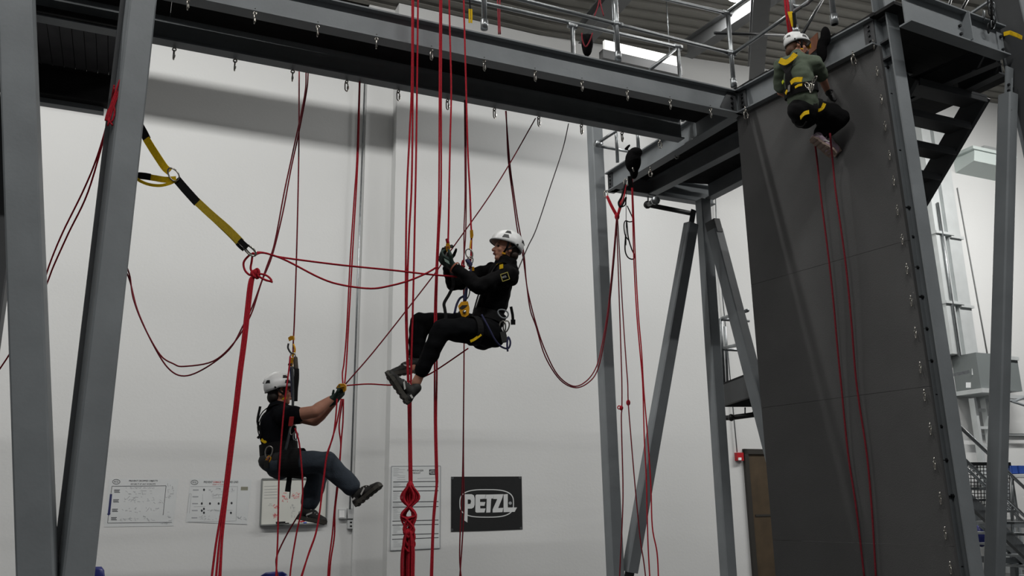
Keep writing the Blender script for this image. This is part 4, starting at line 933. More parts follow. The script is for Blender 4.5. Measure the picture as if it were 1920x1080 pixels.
# lines at the slim far column
YC = 9.75
def yhang(q, r, m, part, t, Y=YC): mb = MB(); mb.tube(path(q, Y), r, 6); mb.build(part, m, t)
t = thing('rope_anchor', UY(1156, 408, YC), 'red Y-shaped rope anchor knotted below the rear platform', 'rope')
for q in ([(1137, 368), (1145, 386), (1154, 403)], [(1139, 367), (1148, 386), (1157, 402)], [(1172, 346), (1166, 370), (1158, 402)], [(1174, 347), (1169, 372), (1160, 402)]): yhang(q, .01, ROPE, 'leg', t)
mb = MB(); mb.ell(UY(1157, 406, YC), RIGHT*.03, fwd*.03, UP*.045, 10, 8); mb.build('knot', ROPE, t)
for x, y in ((1136, 364), (1173, 342)):
    mb = MB(); mb.tube([UY(x+3.4*math.cos(a), y+7*math.sin(a), YC) for a in (2*math.pi*i/12 for i in range(12))], .007, 6, closed=True); mb.build('carabiner', ZINC, t)
rope([(1156, 410), (1158, 470), (1161, 560), (1164, 650), (1166, 720), (1166, 765), (1165, 790), (1168, 907), (1167, 970), (1163, 1053), (1161, 1095)], YC, YC, .0075, 'red rope with a loose knot hanging beside the slim far column', ROPED)
mb = MB(); mb.ell(UY(1165, 765, YC), RIGHT*.022, fwd*.02, UP*.03, 8, 6); mb.tube([UY(1161+3*math.cos(a), 764+3*math.sin(a), YC) for a in (2*math.pi*i/10 for i in range(10))], .007, 5, closed=True); tag(mb.build('rope_knot', ROPE), 'small loose knot on the rope beside the slim far column', 'knot')
rope([(1158, 410), (1163, 500), (1168, 590), (1174, 680), (1177, 720), (1178, 756), (1183, 820), (1190, 903), (1200, 1007), (1207, 1053), (1212, 1095)], YC-.05, YC-.35, .007, 'red rope with a tight knot crossing the foot of the diagonal brace', ROPED)
mb = MB(); mb.ell(UY(1178, 755, YC-.18), RIGHT*.024, fwd*.022, UP*.035, 8, 6); tag(mb.build('rope_knot', ROPE), 'small tight knot on the rope in front of the diagonal brace', 'knot')
strands([([(1184, 330), (1186, 400), (1189, 500), (1194, 590), (1200, 660), (1205, 720), (1208, 820), (1212, 900), (1213, 947), (1215, 1020), (1219, 1095)], YC-.3, YC-.5, .0075), ([(1185, 330), (1188, 400), (1192, 500), (1197, 590), (1203, 660), (1207, 730), (1213, 803), (1220, 903), (1223, 987), (1232, 1037), (1235, 1095)], YC-.3, YC-.5, .0075)],
        'pair of red ropes hanging from the black bag down across the diagonal brace')
t = thing('foot_loop', UY(1180, 486, YC-.2), 'black webbing foot loops hanging on thin cords under the rear platform', 'foot loop')
for q, r in (([(1172, 345), (1166, 368), (1160, 380), (1164, 388), (1174, 370)], .012), ([(1174, 350), (1174, 400), (1174, 460)], .004), ([(1166, 388), (1172, 384), (1174, 372)], .008), ([(1176, 386), (1186, 408), (1187, 414), (1180, 416), (1173, 414), (1170, 422), (1172, 440), (1178, 450)], .007), ([(1186, 362), (1186, 410)], .005), ([(1175, 415), (1178, 445), (1184, 466), (1190, 480), (1186, 486), (1177, 482), (1172, 468), (1173, 440)], .008)):
    yhang(q, r, BLKW, 'strap', t, YC-.2)
# black bag thrown over the beam
c = U(1187, 302, 9.75); t = thing('draped_bag', U(1187, 334, 9.75), 'black gear bag draped over the edge beam of the rear platform', 'bag')
mb = MB(); mb.ell(c, RIGHT*.095, fwd*.06, UP*.14); mb.ell(c+UP*.10+RIGHT*.03, RIGHT*.08, fwd*.06, UP*.06); mb.ell(c-UP*.12+RIGHT*.01, RIGHT*.05, fwd*.05, UP*.09); mb.cap(c+UP*.14-RIGHT*.08, c+UP*.18-RIGHT*.04, .02, .015)
BAGM = mat('black_bag_cloth', (15, 15, 16), .9, 0, .1, 20, .3, 30, spec=.08)
mb = remesh(mb, .012, 3); mb.build('body', BAGM, t)
mb = MB(); mb.tube([U(1186, 314, 9.66), U(1189, 322, 9.66)], .008, 6); mb.build('buckle', ZINC, t)
mb = MB(); mb.ribbon([U(1181, 330, 9.7), U(1183, 352, 9.7)], RIGHT, .05, .004); mb.build('strap', BLKW, t)
# lines on the climbing board
def UP_(x, y, off): return Upl(x, y, N1+NS*off, NS)
for lab, q in (('left red rope lying down the dark climbing board below the climber', [(1528, 268), (1533, 310), (1538, 360), (1552, 470), (1562, 560), (1570, 650), (1577, 720), (1590, 850), (1605, 950), (1622, 1095)]),
               ('right red rope lying down the dark climbing board below the climber', [(1556, 250), (1562, 310), (1567, 360), (1585, 490), (1596, 600), (1606, 720), (1625, 850), (1635, 960), (1643, 1095)])):
    mb = MB(); mb.tube(spline([UP_(x, y, .30 if y < 300 else .16-.12*min(1, (y-300)/500)) for x, y in q], 6), .0085, 7); tag(mb.build('rope', ROPED), lab, 'rope')
t = thing('rope', UP_(1482, 70, .25), 'thick red rope pair going up above the white helmet of the climber on the board', 'rope')
for dx in (-2.5, 2.5):
    mb = MB(); mb.tube([UP_(1471+dx, -40, .3), UP_(1476+dx, 20, .3), UP_(1484+dx, 78, .34)], .011, 7); mb.build('strand', ROPE, t)
# ropes and slings over the catwalk
strands([([(932, -30), (934, 30), (935, 64)], 9.0, 9.0, .009), ([(938, -30), (937, 30), (938, 64)], 9.0, 9.0, .009)], 'pair of red ropes hanging behind the catwalk railing near the top edge', ROPED)
t = thing('rope', UY(1126, 34, 10.0), 'red rope slung from a dark bar under the roof', 'rope')
for q in ([(1114, 32), (1122, 8), (1126, -20)], [(1132, 30), (1126, 6), (1126, -20)]): mb = MB(); mb.tube(path(q, 10.0), .008, 6); mb.build('strand', ROPED, t)
t = thing('gear_bag', UY(1100, 100, 8.9), 'black bag with red cord hanging behind the catwalk railing', 'bag')
c = UY(1101, 82, 8.9); mb = MB(); mb.ell(c, RIGHT*.07, fwd*.05, UP*.12); mb.ell(c-UP*.05, RIGHT*.06, fwd*.05, UP*.1); mb.obox(c+UP*.08, RIGHT, fwd, UP, .06, .03, .03); remesh(mb, .012, 2).build('body', BAGM, t)
for q in ([(1091, 62), (1092, 75), (1098, 88), (1106, 76), (1111, 62)],): mb = MB(); mb.tube(path(q, 8.82), .008, 6); mb.build('cord', ROPED, t)
def sling(label, q, Y, w, m, name='sling'):
    mb = MB(); mb.ribbon(path(q, Y, None, 4), RIGHT, w, .006); return tag(mb.build(name, m), label, 'sling')
t = thing('sling', UF(877, 50), 'short yellow sling on the catwalk edge by the red rope', 'sling')
for dx in (-2, 2): mb = MB(); mb.ribbon([UF(877+dx, 24)-NF*.066, UF(877+dx, 40)-NF*.069, UF(877+dx, 50)-NF*.066], DF, .016, .004); mb.build('loop', YEL, t)
mb = MB(); mb.ribbon([UF(877, -34), UF(877, 10)-NF*.05, UF(877, 26)-NF*.066], DF, .012, .004); mb.build('tie', BLKW, t)
t = thing('sling', UF(684, 8), 'short yellow sling at the top edge left of the three red strands', 'sling')
for dx in (-3, 3): mb = MB(); mb.ribbon([UF(684+dx, -20)-NF*.066, UF(684+dx, -4)-NF*.069, UF(684+dx, 7)-NF*.066], DF, .018, .004); mb.build('loop', YEL, t)
mb = MB(); mb.ribbon([UF(684, -78), UF(684, -40)-NF*.05, UF(684, -18)-NF*.066], DF, .012, .004); mb.build('tie', BLKW, t)
t = thing('sling', UP_(1489, 52, .3), 'yellow and black sling around the post above the climber on the board', 'sling')
mb = MB(); mb.ribbon([UP_(1481, 22, .34), UP_(1486, 38, .34), UP_(1489, 50, .34)], RIGHT, .045, .006); mb.build('webbing', YEL, t)
mb = MB(); mb.ribbon([UP_(1488, 24, .35), UP_(1490, 42, .35), UP_(1490, 52, .35)], RIGHT, .028, .006); mb.build('edge_band', BLKW, t)
t = thing('sling', U(1905, 66, dep(B4)), 'yellow sling wrapped around the column at the right edge', 'sling')
mb = MB(); mb.ribbon([U(1882, 64, 6.95), U(1893, 61, 6.92), U(1906, 66, 6.92), U(1916, 71, 6.95)], UP, .034, .006); mb.build('webbing', YEL, t)
t = thing('hanging_hardware', U(1860, 55, 7.6), 'cluster of dark carabiners hanging over the right platform', 'carabiners'); random.seed(5)
for i in range(7):
    x, y = 1850+random.uniform(-6, 14), 5+i*8; mb = MB(); a1 = random.uniform(0, 3)
    ax_, ay_ = RIGHT*math.cos(a1)+fwd*math.sin(a1), UP; mb.tube([U(x, y, 7.6)+ax_*.022*math.cos(a)+ay_*.045*math.sin(a) for a in (2*math.pi*k/12 for k in range(12))], .006, 6, closed=True); mb.build('carabiner', GALV if i % 2 else BOLT, t)
mb = MB(); mb.tube([U(1858, -20, 7.6), U(1860, 55, 7.6)], .012, 6); mb.build('cord', BLKW, t)

# ================================================================ yellow sling on the broad left column
t = thing('anchor_sling', UY(322, 325, 5.95), 'yellow and black anchor sling tied from the broad left column to the red rope', 'sling')
def rib(q, w, m, part, Y0=5.95, Y1=None, th=.006): mb = MB(); mb.ribbon(path(q, Y0, Y1, 4), nrm(RIGHT*.6+UP*.6), w, th); return mb.build(part, m, t)
rib([(235, 196, 5.80), (252, 220, 5.88), (262, 236), (269, 248), (276, 262)], .06, BLKW, 'black_sleeve'); rib([(274, 260), (285, 278), (298, 298), (309, 314), (318, 322)], .055, YEL, 'webbing')
def carab(c, ax, ay, a_, b_, r, part, m=ZINC, parent=None):
    mb = MB(); mb.tube([c+ax*a_*math.cos(k)+ay*b_*math.sin(k)*(1+.12*math.cos(k)) for k in (2*math.pi*i/20 for i in range(20))], r, 7, closed=True); o = mb.build(part, m, parent or t)
    return o
c = UY(325, 327, 5.93); carab(c, nrm(RIGHT*.6-UP*.8), nrm(RIGHT*.8+UP*.6), .055, .034, .006, 'steel_ring')
mb = MB(); mb.ribbon(path([(330, 336), (310, 337), (285, 333), (262, 330), (246, 329, 5.93), (222, 328, 5.83)], 5.94, 5.98, 4), UP, .045, .005); mb.build('return_webbing', YEL, t)
mb = MB(); mb.ribbon(path([(282, 332), (270, 330), (255, 329), (236, 328, 5.88)], 5.93, 5.97, 4), UP, .05, .007); mb.build('black_sleeve', BLKW, t)
mb = MB(); mb.ribbon(path([(330, 338), (318, 344), (300, 348), (280, 346), (264, 340), (250, 332), (222, 328, 5.85)], 5.95, 5.95, 4), UP, .022, .005); mb.build('return_webbing', YEL, t)
rib([(331, 336), (350, 358), (370, 380)], .062, BLKW, 'black_sleeve'); rib([(365, 374), (395, 402), (425, 428), (452, 455)], .058, mat('olive_yellow_webbing', (186, 158, 26), .75, 0, .12, 60, .2, 200), 'webbing')
rib([(380, 394), (405, 418), (430, 442), (447, 460)], .018, MATS['olive_yellow_webbing'], 'loop_webbing', 5.96)
rib([(449, 450), (456, 457), (464, 464)], .04, BLKW, 'black_sleeve', 5.93); rib([(444, 457), (451, 464), (457, 469)], .022, BLKW, 'black_sleeve', 5.95)
c = UY(468, 469, 5.95); carab(c, nrm(RIGHT*.75-UP*.65), nrm(RIGHT*.65+UP*.75), .058, .026, .006, 'carabiner'); carab(c+fwd*.015, nrm(RIGHT*.72-UP*.7), nrm(RIGHT*.7+UP*.72), .05, .018, .005, 'carabiner')
# ================================================================ people
SKIN = mat('skin', (186, 134, 112), .55, 0, .06, 20, spec=.3); HAIR = mat('brown_hair', (48, 34, 24), .7, 0, .2, 80)
JACK = mat('black_softshell', (15, 15, 16), .85, 0, .15, 25, .15, 40, spec=.08); TROU = mat('black_trousers', (17, 18, 20), .9, 0, .12, 20, .15, 50, spec=.08)
TEE = mat('black_tshirt', (17, 18, 22), .9, 0, .12, 20, .15, 50, spec=.08); JEAN = mat('blue_grey_jeans', (58, 66, 75), .85, 0, .14, 14, .2, 90, spec=.2)
OLIV = mat('olive_tshirt', (88, 98, 84), .9, 0, .08, 16, .15, 50, spec=.2); GLOV = mat('green_black_glove', (22, 46, 38), .7, 0, .2, 50)
GLOVB = mat('brown_glove', (74, 66, 58), .8, 0, .2, 60); SHOE = mat('dark_shoe', (34, 34, 32), .7, 0, .2, 60); SOLE = mat('shoe_sole', (62, 60, 54), .7, 0, .15, 50)
SHOEP = mat('pink_shoe', (182, 160, 176), .7, 0, .08, 40); SOLEP = mat('beige_sole', (150, 132, 120), .7); ACC = mat('white_accent', (196, 196, 192), .6)
LIP = mat('lip', (150, 92, 84), .5); EYE = mat('eye_dark', (28, 22, 20), .3)
def wrinkle(mb, amp, fr, seed=0):
    v = np.array(mb.v); f = mb.f; n = np.zeros_like(v)
    for q in f:
        a, b, c = v[q[0]], v[q[1]], v[q[2]]; k = np.cross(b-a, c-a)
        for i in q: n[i] += k
    n /= (np.linalg.norm(n, axis=1)[:, None]+1e-12); rs = np.random.RandomState(seed); d = np.zeros(len(v))
    for i in range(7):
        w = rs.normal(size=3)*fr; d += np.sin(v@w+rs.uniform(0, 6.28))
    mb.v = list(v+n*(amp*d/2.6)[:, None]); return mb
HS = .93
def head_skin(mb, c, f, u, s):
    """head in the frame face direction f, up u, side s; c = middle of the head"""
    f, u, s = f*HS, u*HS, s*HS
    mb.ell(c+u*.025-f*.012, f*.098, s*.077, u*.105); mb.ell(c-u*.035+f*.028, f*.066, s*.062, u*.075); mb.ell(c-u*.085+f*.058, f*.032, s*.036, u*.028)
    mb.cap(c+u*.012+f*.088, c-u*.026+f*.112, .010, .015); mb.ell(c-u*.028+f*.100, f*.014, s*.019, u*.010)
    mb.ell(c-u*.056+f*.088, f*.013, s*.026, u*.009); mb.cap(c+u*.032+f*.08-s*.03, c+u*.032+f*.08+s*.03, .017, .017)
    for k in (-1, 1):
        mb.ell(c-u*.012+s*k*.08-f*.01, f*.022, s*.011, u*.034); mb.ell(c-u*.02+f*.06+s*k*.042, f*.025, s*.022, u*.026)
    return mb
def face_bits(parent, c, f, u, s):
    f, u, s = f*HS, u*HS, s*HS
    for k in (-1, 1):
        mb = MB(); mb.ell(c+u*.010+f*.084+s*k*.033, f*.010, s*.013, u*.007, 10, 6); mb.build('eye', EYE, parent)
        mb = MB(); mb.cap(c+u*.030+f*.091+s*k*.018, c+u*.030+f*.083+s*k*.048, .0045, .003, 8); mb.build('eyebrow', HAIR, parent)
    mb = MB(); mb.ell(c-u*.050+f*.100, f*.008, s*.024, u*.0045, 12, 6); mb.ell(c-u*.060+f*.099, f*.008, s*.020, u*.005, 12, 6); mb.build('lips', LIP, parent)
def helmet(parent, c, f, u, s, k=1.0, vents=True):
    h0 = thing('helmet', c, None, None) if False else None
    def pt(th, ph, e): return c+u*(.015+math.cos(th)*.116*e*k)+math.sin(th)*(f*math.cos(ph)*.132*e*k*(1.06 if math.cos(ph) > 0 else 1.0)+s*math.sin(ph)*.106*e*k)
    def tmax(ph): x = math.cos(ph); return math.radians(97-9*x+(12 if x < -.3 else 0)*(-x))
    n, m = 32, 12; mb = MB(); vs = []
    for e in (1.0, .93):
        for i in range(m+1):
            for j in range(n):
                ph = 2*math.pi*j/n; th = max(.02, tmax(ph)*i/m); q = pt(th, ph, e)
                if i == m and math.cos(ph) > .4: q = q+f*.018*(math.cos(ph)-.4)
                vs.append(q)
    fs = []; N = (m+1)*n
    for i in range(m):
        for j in range(n):
            a, b = i*n+j, i*n+(j+1) % n; fs += [(a, a+n, b+n, b), (N+a, N+b, N+b+n, N+a+n)]
    for j in range(n): a, b = m*n+j, m*n+(j+1) % n; fs.append((a, N+a, N+b, b))
    fs.append(tuple(range(n))); fs.append(tuple(N+j for j in range(n))[::-1])
    mb.add(vs, fs, True); hp = mb.build('helmet', WHITE, parent)
    mb = MB(); mb.tube([pt(tmax(2*math.pi*j/n), 2*math.pi*j/n, .985)+(f*.012*max(0, math.cos(2*math.pi*j/n)-.4)) for j in range(n)], .006, 6, closed=True); mb.build('rim', mat('helmet_rim', (120, 122, 122), .5), hp)
    mb = MB(); mb.tube([pt(math.radians(t_), 0 if t_ < 0 else math.pi, 1.005) for t_ in (2, 20, 40, 60, 80)], .012, 6); mb.build('crest', WHITE, hp)
    if vents:
        for sg in (-1, 1):
            for (t0, t1, p0, p1) in ((.75, 1.02, 1.1, 1.45), (1.18, 1.42, 1.0, 1.35), (1.2, 1.42, 2.35, 2.7)):
                mb = MB(); q = [pt(t0, sg*(p0+.08), 1.03), pt(t0, sg*p1, 1.03), pt(t1, sg*(p1+.06), 1.03), pt(t1, sg*p0, 1.03)]; q2 = [c+(a-c)*.95 for a in q]
                mb.add(q+q2, [(0, 1, 2, 3), (7, 6, 5, 4), (0, 4, 5, 1), (1, 5, 6, 2), (2, 6, 7, 3), (3, 7, 4, 0)]); mb.build('vent', BLKP, hp)
    for sg in (-1, 1):
        mb = MB(); chin = c-u*.108+f*.05
        mb.ribbon(spline([c+u*.0+s*sg*.10+f*.02, c-u*.05+s*sg*.082+f*.025, chin+s*sg*.03, chin], 4), f, .016, .003); mb.build('chin_strap', BLKW, hp)
        mb = MB(); mb.ribbon(spline([c-u*.0+s*sg*.10-f*.06, c-u*.045+s*sg*.084-f*.0, c-u*.06+s*sg*.078+f*.025], 4), u, .014, .003); mb.build('rear_strap', BLKW, hp)
    mb = MB(); mb.obox(c-u*.085+s*.055+f*.035, f, s, u, .014, .006, .008); mb.obox(c-u*.085-s*.055+f*.035, f, s, u, .014, .006, .008); mb.build('buckle', YELD, hp)
    return hp
def hand_mb(w, d, n, th, curl=.9, spread=.06, k=1.0):
    """hand: wrist w, pointing direction d, palm facing n, thumb side th"""
    mb = MB(); d, n = nrm(d), nrm(np.asarray(n)-nrm(d)*np.dot(n, nrm(d))); x = nrm(np.cross(d, n)); x = x if np.dot(x, th) > 0 else -x
    mb.cap(w-d*.035, w+d*.02, .033*k, .034*k, 12, n, .75)
    for i in range(4): mb.cap(w+d*.02+x*(.027-.018*i)*k, w+d*.085*k+x*(.031-.0205*i)*k, .016*k, .0125*k, 10)
    for i, L in enumerate((.070, .078, .073, .058)):
        p = w+d*.088*k+x*(.031-.0205*i)*k; a = 0.0; dirv = d+x*(spread*(1.5-i)); cu = curl if not isinstance(curl, (list, tuple)) else curl[i]
        for j, fr in enumerate((.45, .32, .23)):
            a += cu*(.75 if j == 0 else 1.0); q = p+nrm(nrm(dirv)*math.cos(a)+n*math.sin(a))*L*fr*k; mb.cap(p, q, (.0105-.001*j)*k, (.0098-.001*j)*k, 8); p = q
    p = w+d*.022*k+x*.030*k; q = p+nrm(d*.55+x*.75+n*.3)*.042*k; r = q+nrm(d*.8+x*.1+n*.6)*.034*k; e = r+nrm(d*.7-x*.25+n*.7)*.024*k
    mb.cap(p, q, .0145*k, .0125*k, 8); mb.cap(q, r, .0125*k, .011*k, 8); mb.cap(r, e, .011*k, .009*k, 8)
    return mb
def shoe(parent, ankle, toe, down, upper, sole, acc, L=.285, lab=None):
    toe = nrm(toe); down = nrm(np.asarray(down)-toe*np.dot(down, toe)); sd = np.cross(toe, down); heel = np.asarray(ankle)+down*.075-toe*.075
    mb = MB(); P = lambda a, b, h: heel+toe*a+sd*b-down*h
    mb.cap(P(.035, 0, .02), P(.05, 0, .05), .036, .035); mb.cap(P(.05, 0, .045), P(.065, 0, .115), .036, .040); mb.cap(P(.07, 0, .06), P(.15, .0, .045), .040, .037)
    mb.cap(P(.15, 0, .03), P(L-.05, .004, .018), .040, .030); mb.ell(P(L-.055, .004, .015), toe*.052, sd*.043, down*.032)
    up_ = remesh(mb, .006, 3).build('shoe', upper, parent)
    out = [(.0, -.0), (.01, -.026), (.05, -.036), (.11, -.034), (.17, -.043), (.22, -.046), (.262, -.034), (L, -.006), (L-.004, .02), (.25, .044), (.20, .047), (.15, .038), (.10, .034), (.05, .036), (.01, .026)]
    mb = MB(); mb.prism([(a, b) for a, b in out], heel+down*.012, toe, sd, -down, .028); so = mb.build('sole', sole, up_)
    for i in range(6):
        mb = MB(); mb.obox(P(.03+i*.042, 0, -.014), toe, sd, down, .012, .034, .004); mb.build('tread_lug', sole, so)
    mb = MB()
    for i in range(5): mb.cap(P(.105+i*.022, -.024, .086-i*.009), P(.112+i*.022, .024, .086-i*.009), .004, .004, 6)
    mb.build('laces', acc, up_)
    for sg in (-1, 1):
        mb = MB(); mb.obox(P(.13, sg*.0385, .042), nrm(toe-down*.5), sd, down, .028, .003, .007); mb.obox(P(.035, sg*.034, .04), toe, sd, down, .014, .004, .007); mb.build('side_stripe', acc, up_)
    return up_
def ring(parent, c, ax, a_dir, ra, rb, w, m, name, t=.004, n=28):
    """webbing band round a limb or the trunk: c centre, ax limb axis"""
    ax = nrm(ax); a = nrm(np.asarray(a_dir)-ax*np.dot(a_dir, ax)); b = np.cross(ax, a); mb = MB()
    pts = [c+a*ra*math.cos(k)+b*rb*math.sin(k) for k in (2*math.pi*i/n for i in range(n+1))]
    mb.ribbon(pts, ax, w, t); return mb.build(name, m, parent)
def strap(parent, pts, wdir, w, m, name, t=.004, n=4): mb = MB(); mb.ribbon(spline(pts, n), wdir, w, t); return mb.build(name, m, parent)
def device(parent_loc, label, pts, cat='descender'):
    return thing('rope_device', parent_loc, label, cat)
def oval(t, c, ax, ay, a, b, r, m, name):
    mb = MB(); mb.tube([c+ax*a*math.cos(k)+ay*b*math.sin(k)*(1+.18*math.cos(k)) for k in (2*math.pi*i/18 for i in range(18))], r, 7, closed=True); return mb.build(name, m, t)

# ---------------------------------------------------------------- middle climber
Y = YM
J = dict(pel=UY(910, 618, Y), che=UY(930, 548, Y), up=UY(940, 512, Y), nek=UY(946, 492, Y), hed=UY(949, 469, Y-.01),
         sL=UY(953, 518, Y-.17), eL=UY(898, 538, Y-.25), wL=UY(853, 502, Y-.20), sR=UY(920, 512, Y+.17), eR=UY(850, 531, Y+.16), wR=UY(838, 498, Y+.05),
         hL=UY(913, 622, Y-.10), kL=UY(829, 617, Y-.30), aL=UY(786, 706, Y-.26), hR=UY(898, 613, Y+.10), kR=UY(788, 604, Y+.14), aR=UY(776, 680, Y+.10))
f = nrm(V(-.93, -.32, .12)); s = nrm(np.cross(ZUP, f)); hf = nrm(V(-.92, -.30, .16)); hs = nrm(np.cross(ZUP, hf)); hu = np.cross(hf, hs)
body = MB(); ax = nrm(J['che']-J['pel'])
body.cap(J['pel'], J['che'], .11, .12, 16, f, .7); body.cap(J['che'], J['up'], .12, .09, 16, f, .7); body.cap(J['up'], J['hed']-hu*.05, .058, .055)
for k in 'LR':
    body.cap(J['up'], J['s'+k], .06, .055); body.cap(J['s'+k], J['e'+k], .046, .036); body.cap(J['e'+k], J['w'+k], .036, .026); body.cap(J['h'+k], J['k'+k], .075, .052); body.cap(J['k'+k], J['a'+k], .05, .034)
    body.cap(J['a'+k], J['a'+k]+nrm(J['a'+k]-J['k'+k])*.05, .034, .036)
head_skin(body, J['hed'], hf, hu, hs)
person = tag(remesh(body, .007, 3).build('person', SKIN), 'middle climber in black clothes and white helmet sitting in a harness on red ropes', 'person')
face_bits(person, J['hed'], hf, hu, hs)
mb = MB(); mb.ell(J['hed']+hu*.02-hf*.03, hf*.078, hs*.076, hu*.082); mb.ell(J['hed']-hu*.035-hf*.055, hf*.05, hs*.070, hu*.05); remesh(mb, .007, 2).build('hair', HAIR, person)
helmet(person, J['hed']+hu*.035-hf*.005, hf, hu, hs)
mb = MB(); mb.cap(J['pel']+ax*.03, J['che'], .145, .155, 18, f, .74); mb.cap(J['che'], J['up']-ax*.01, .155, .125, 18, f, .74); mb.cap(J['up'], J['nek']+ZUP*.012, .085, .072); mb.ell(J['up']-f*.085+ZUP*.03, f*.06, s*.10, ZUP*.06); mb.cap(J['nek']-f*.05-s*.03, J['nek']-f*.05+s*.03, .045, .045)
for k in 'LR':
    mb.cap(J['up']*.5+J['s'+k]*.5, J['s'+k], .09, .084); mb.cap(J['s'+k], J['e'+k], .078, .062); mb.cap(J['e'+k], J['e'+k]*.12+J['w'+k]*.88, .062, .043); mb.ell(J['e'+k]-ZUP*.012, f*.06, s*.05, ZUP*.05)
jac = wrinkle(remesh(mb, .010, 4), .005, 42, 1).build('jacket', JACK, person)
mb = MB(); mb.cap(J['pel']-ax*.02, J['pel']+ax*.06, .145, .145, 18, f, .82)
for k in 'LR':
    mb.cap(J['h'+k], J['k'+k], .112, .078); mb.ell(J['h'+k]-ZUP*.02-f*.03, f*.11, s*.09, ZUP*.10); mb.cap(J['k'+k], J['k'+k]*.5+J['a'+k]*.5, .078, .070); mb.cap(J['k'+k]*.5+J['a'+k]*.5, J['k'+k]*(.10 if k == 'L' else .18)+J['a'+k]*(.90 if k == 'L' else .82), .070, .052)
tro = wrinkle(remesh(mb, .011, 4), .004, 34, 2).build('trousers', TROU, person)
tl = nrm(UY(722, 694, Y-.30)-UY(767, 758, Y-.28)); dn = nrm(UY(757, 742, Y-.36)-UY(790, 722, Y-.26)+V(-.02, -.06, -.03))
shoe(person, J['aL']+nrm(J['aL']-J['kL'])*.06+V(-.03, -.02, -.045), nrm(UY(724, 696, Y-.34)-UY(766, 757, Y-.28)), nrm(V(-.80, -.30, -.55)), SHOE, SOLE, ACC, .29)
shoe(person, J['aR']+V(-.005, 0, .01), nrm(V(-.95, -.15, -.18)), nrm(V(-.15, -.05, -1)), SHOE, SOLE, ACC, .28)
g = remesh(hand_mb(J['wL']+nrm(J['wL']-J['eL'])*.02, UY(816, 478, Y-.2)-J['wL'], nrm(V(.2, .5, .75)), nrm(V(.2, -.3, .9)), curl=[.75, .7, .7, .65], k=1.12), .0045, 2).build('glove', GLOV, person)
mb = MB(); mb.obox(UY(838, 490, Y-.255), nrm(UY(850, 497, Y)-UY(826, 483, Y)), V(0, 1, 0), nrm(V(-.3, 0, 1)), .022, .002, .014); mb.build('glove_logo', mat('glove_print', (120, 140, 130), .7), g)
ring(g, J['wL']+nrm(J['wL']-J['eL'])*.0, J['wL']-J['eL'], ZUP, .046, .044, .012, mat('orange_cuff', (150, 84, 60), .7), 'cuff')
g = remesh(hand_mb(J['wR']+ZUP*.02, UY(832, 455, Y-.02)-J['wR'], nrm(V(.6, -.7, .1)), nrm(V(.8, -.3, .2)), curl=[.75, .8, .8, .85], k=1.12), .0045, 2).build('glove', mat('dark_green_glove', (20, 32, 28), .7), person)
# harness
hr = thing('harness', J['pel'], None, None) if False else person
W = .045
ring(person, J['pel']+ax*.10, ax, s, .158, .128, .07, BLKW, 'waist_belt')
for sg in (-1, 1):
    strap(person, [J['up']+s*sg*.085-f*.085+ZUP*.0, J['up']+s*sg*.09+ZUP*.055, J['up']+s*sg*.085+f*.075+ZUP*.02, J['che']+s*sg*.05+f*.118, J['pel']+ax*.14+f*.125+s*sg*.03], s, .042, BLKW, 'shoulder_strap')
    strap(person, [J['up']+s*sg*.092+f*.02+ZUP*.056, J['up']+s*sg*.09+f*.07+ZUP*.03], s, .03, YEL, 'shoulder_tab')
for k in 'LR':
    ad = J['k'+k]-J['h'+k]; c = J['h'+k]+ad*.30; ring(person, c, ad, ZUP, .110, .108, .05, BLKW, 'leg_loop', .006)
strap(person, [UY(882, 640, Y-.245), UY(890, 636, Y-.25), UY(902, 627, Y-.245)], ZUP, .02, YEL, 'leg_loop_tab')
mb = MB(); mb.obox(UY(940, 500, Y-.235), nrm(V(.9, -.2, .2)), V(.2, .9, 0), ZUP, .014, .005, .017); mb.build('shoulder_buckle', YEL, person)
# sleeve badge
bc = UY(947, 519, Y-.262); bx, by = nrm(UY(955, 517, Y-.26)-UY(943, 521, Y-.26)), nrm(UY(944, 511, Y-.26)-UY(949, 527, Y-.26)); bn = nrm(np.cross(bx, by)); bn = bn if bn[1] < 0 else -bn
mb = MB()
for a, b, wx, wy in ((0, .028, .028, .0022), (0, -.028, .028, .0022), (.028, 0, .0022, .03), (-.028, 0, .0022, .03)): mb.obox(bc+bx*a+by*b, bx, by, bn, wx, wy, .002)
mb.build('badge_frame', mat('badge_gold', (190, 176, 84), .6), jac)
fit_text('PETZL', bc-bx*.022-by*.006, bx, by, bn, .034, .013, .003, .01).build('badge_lettering', ACC, jac)
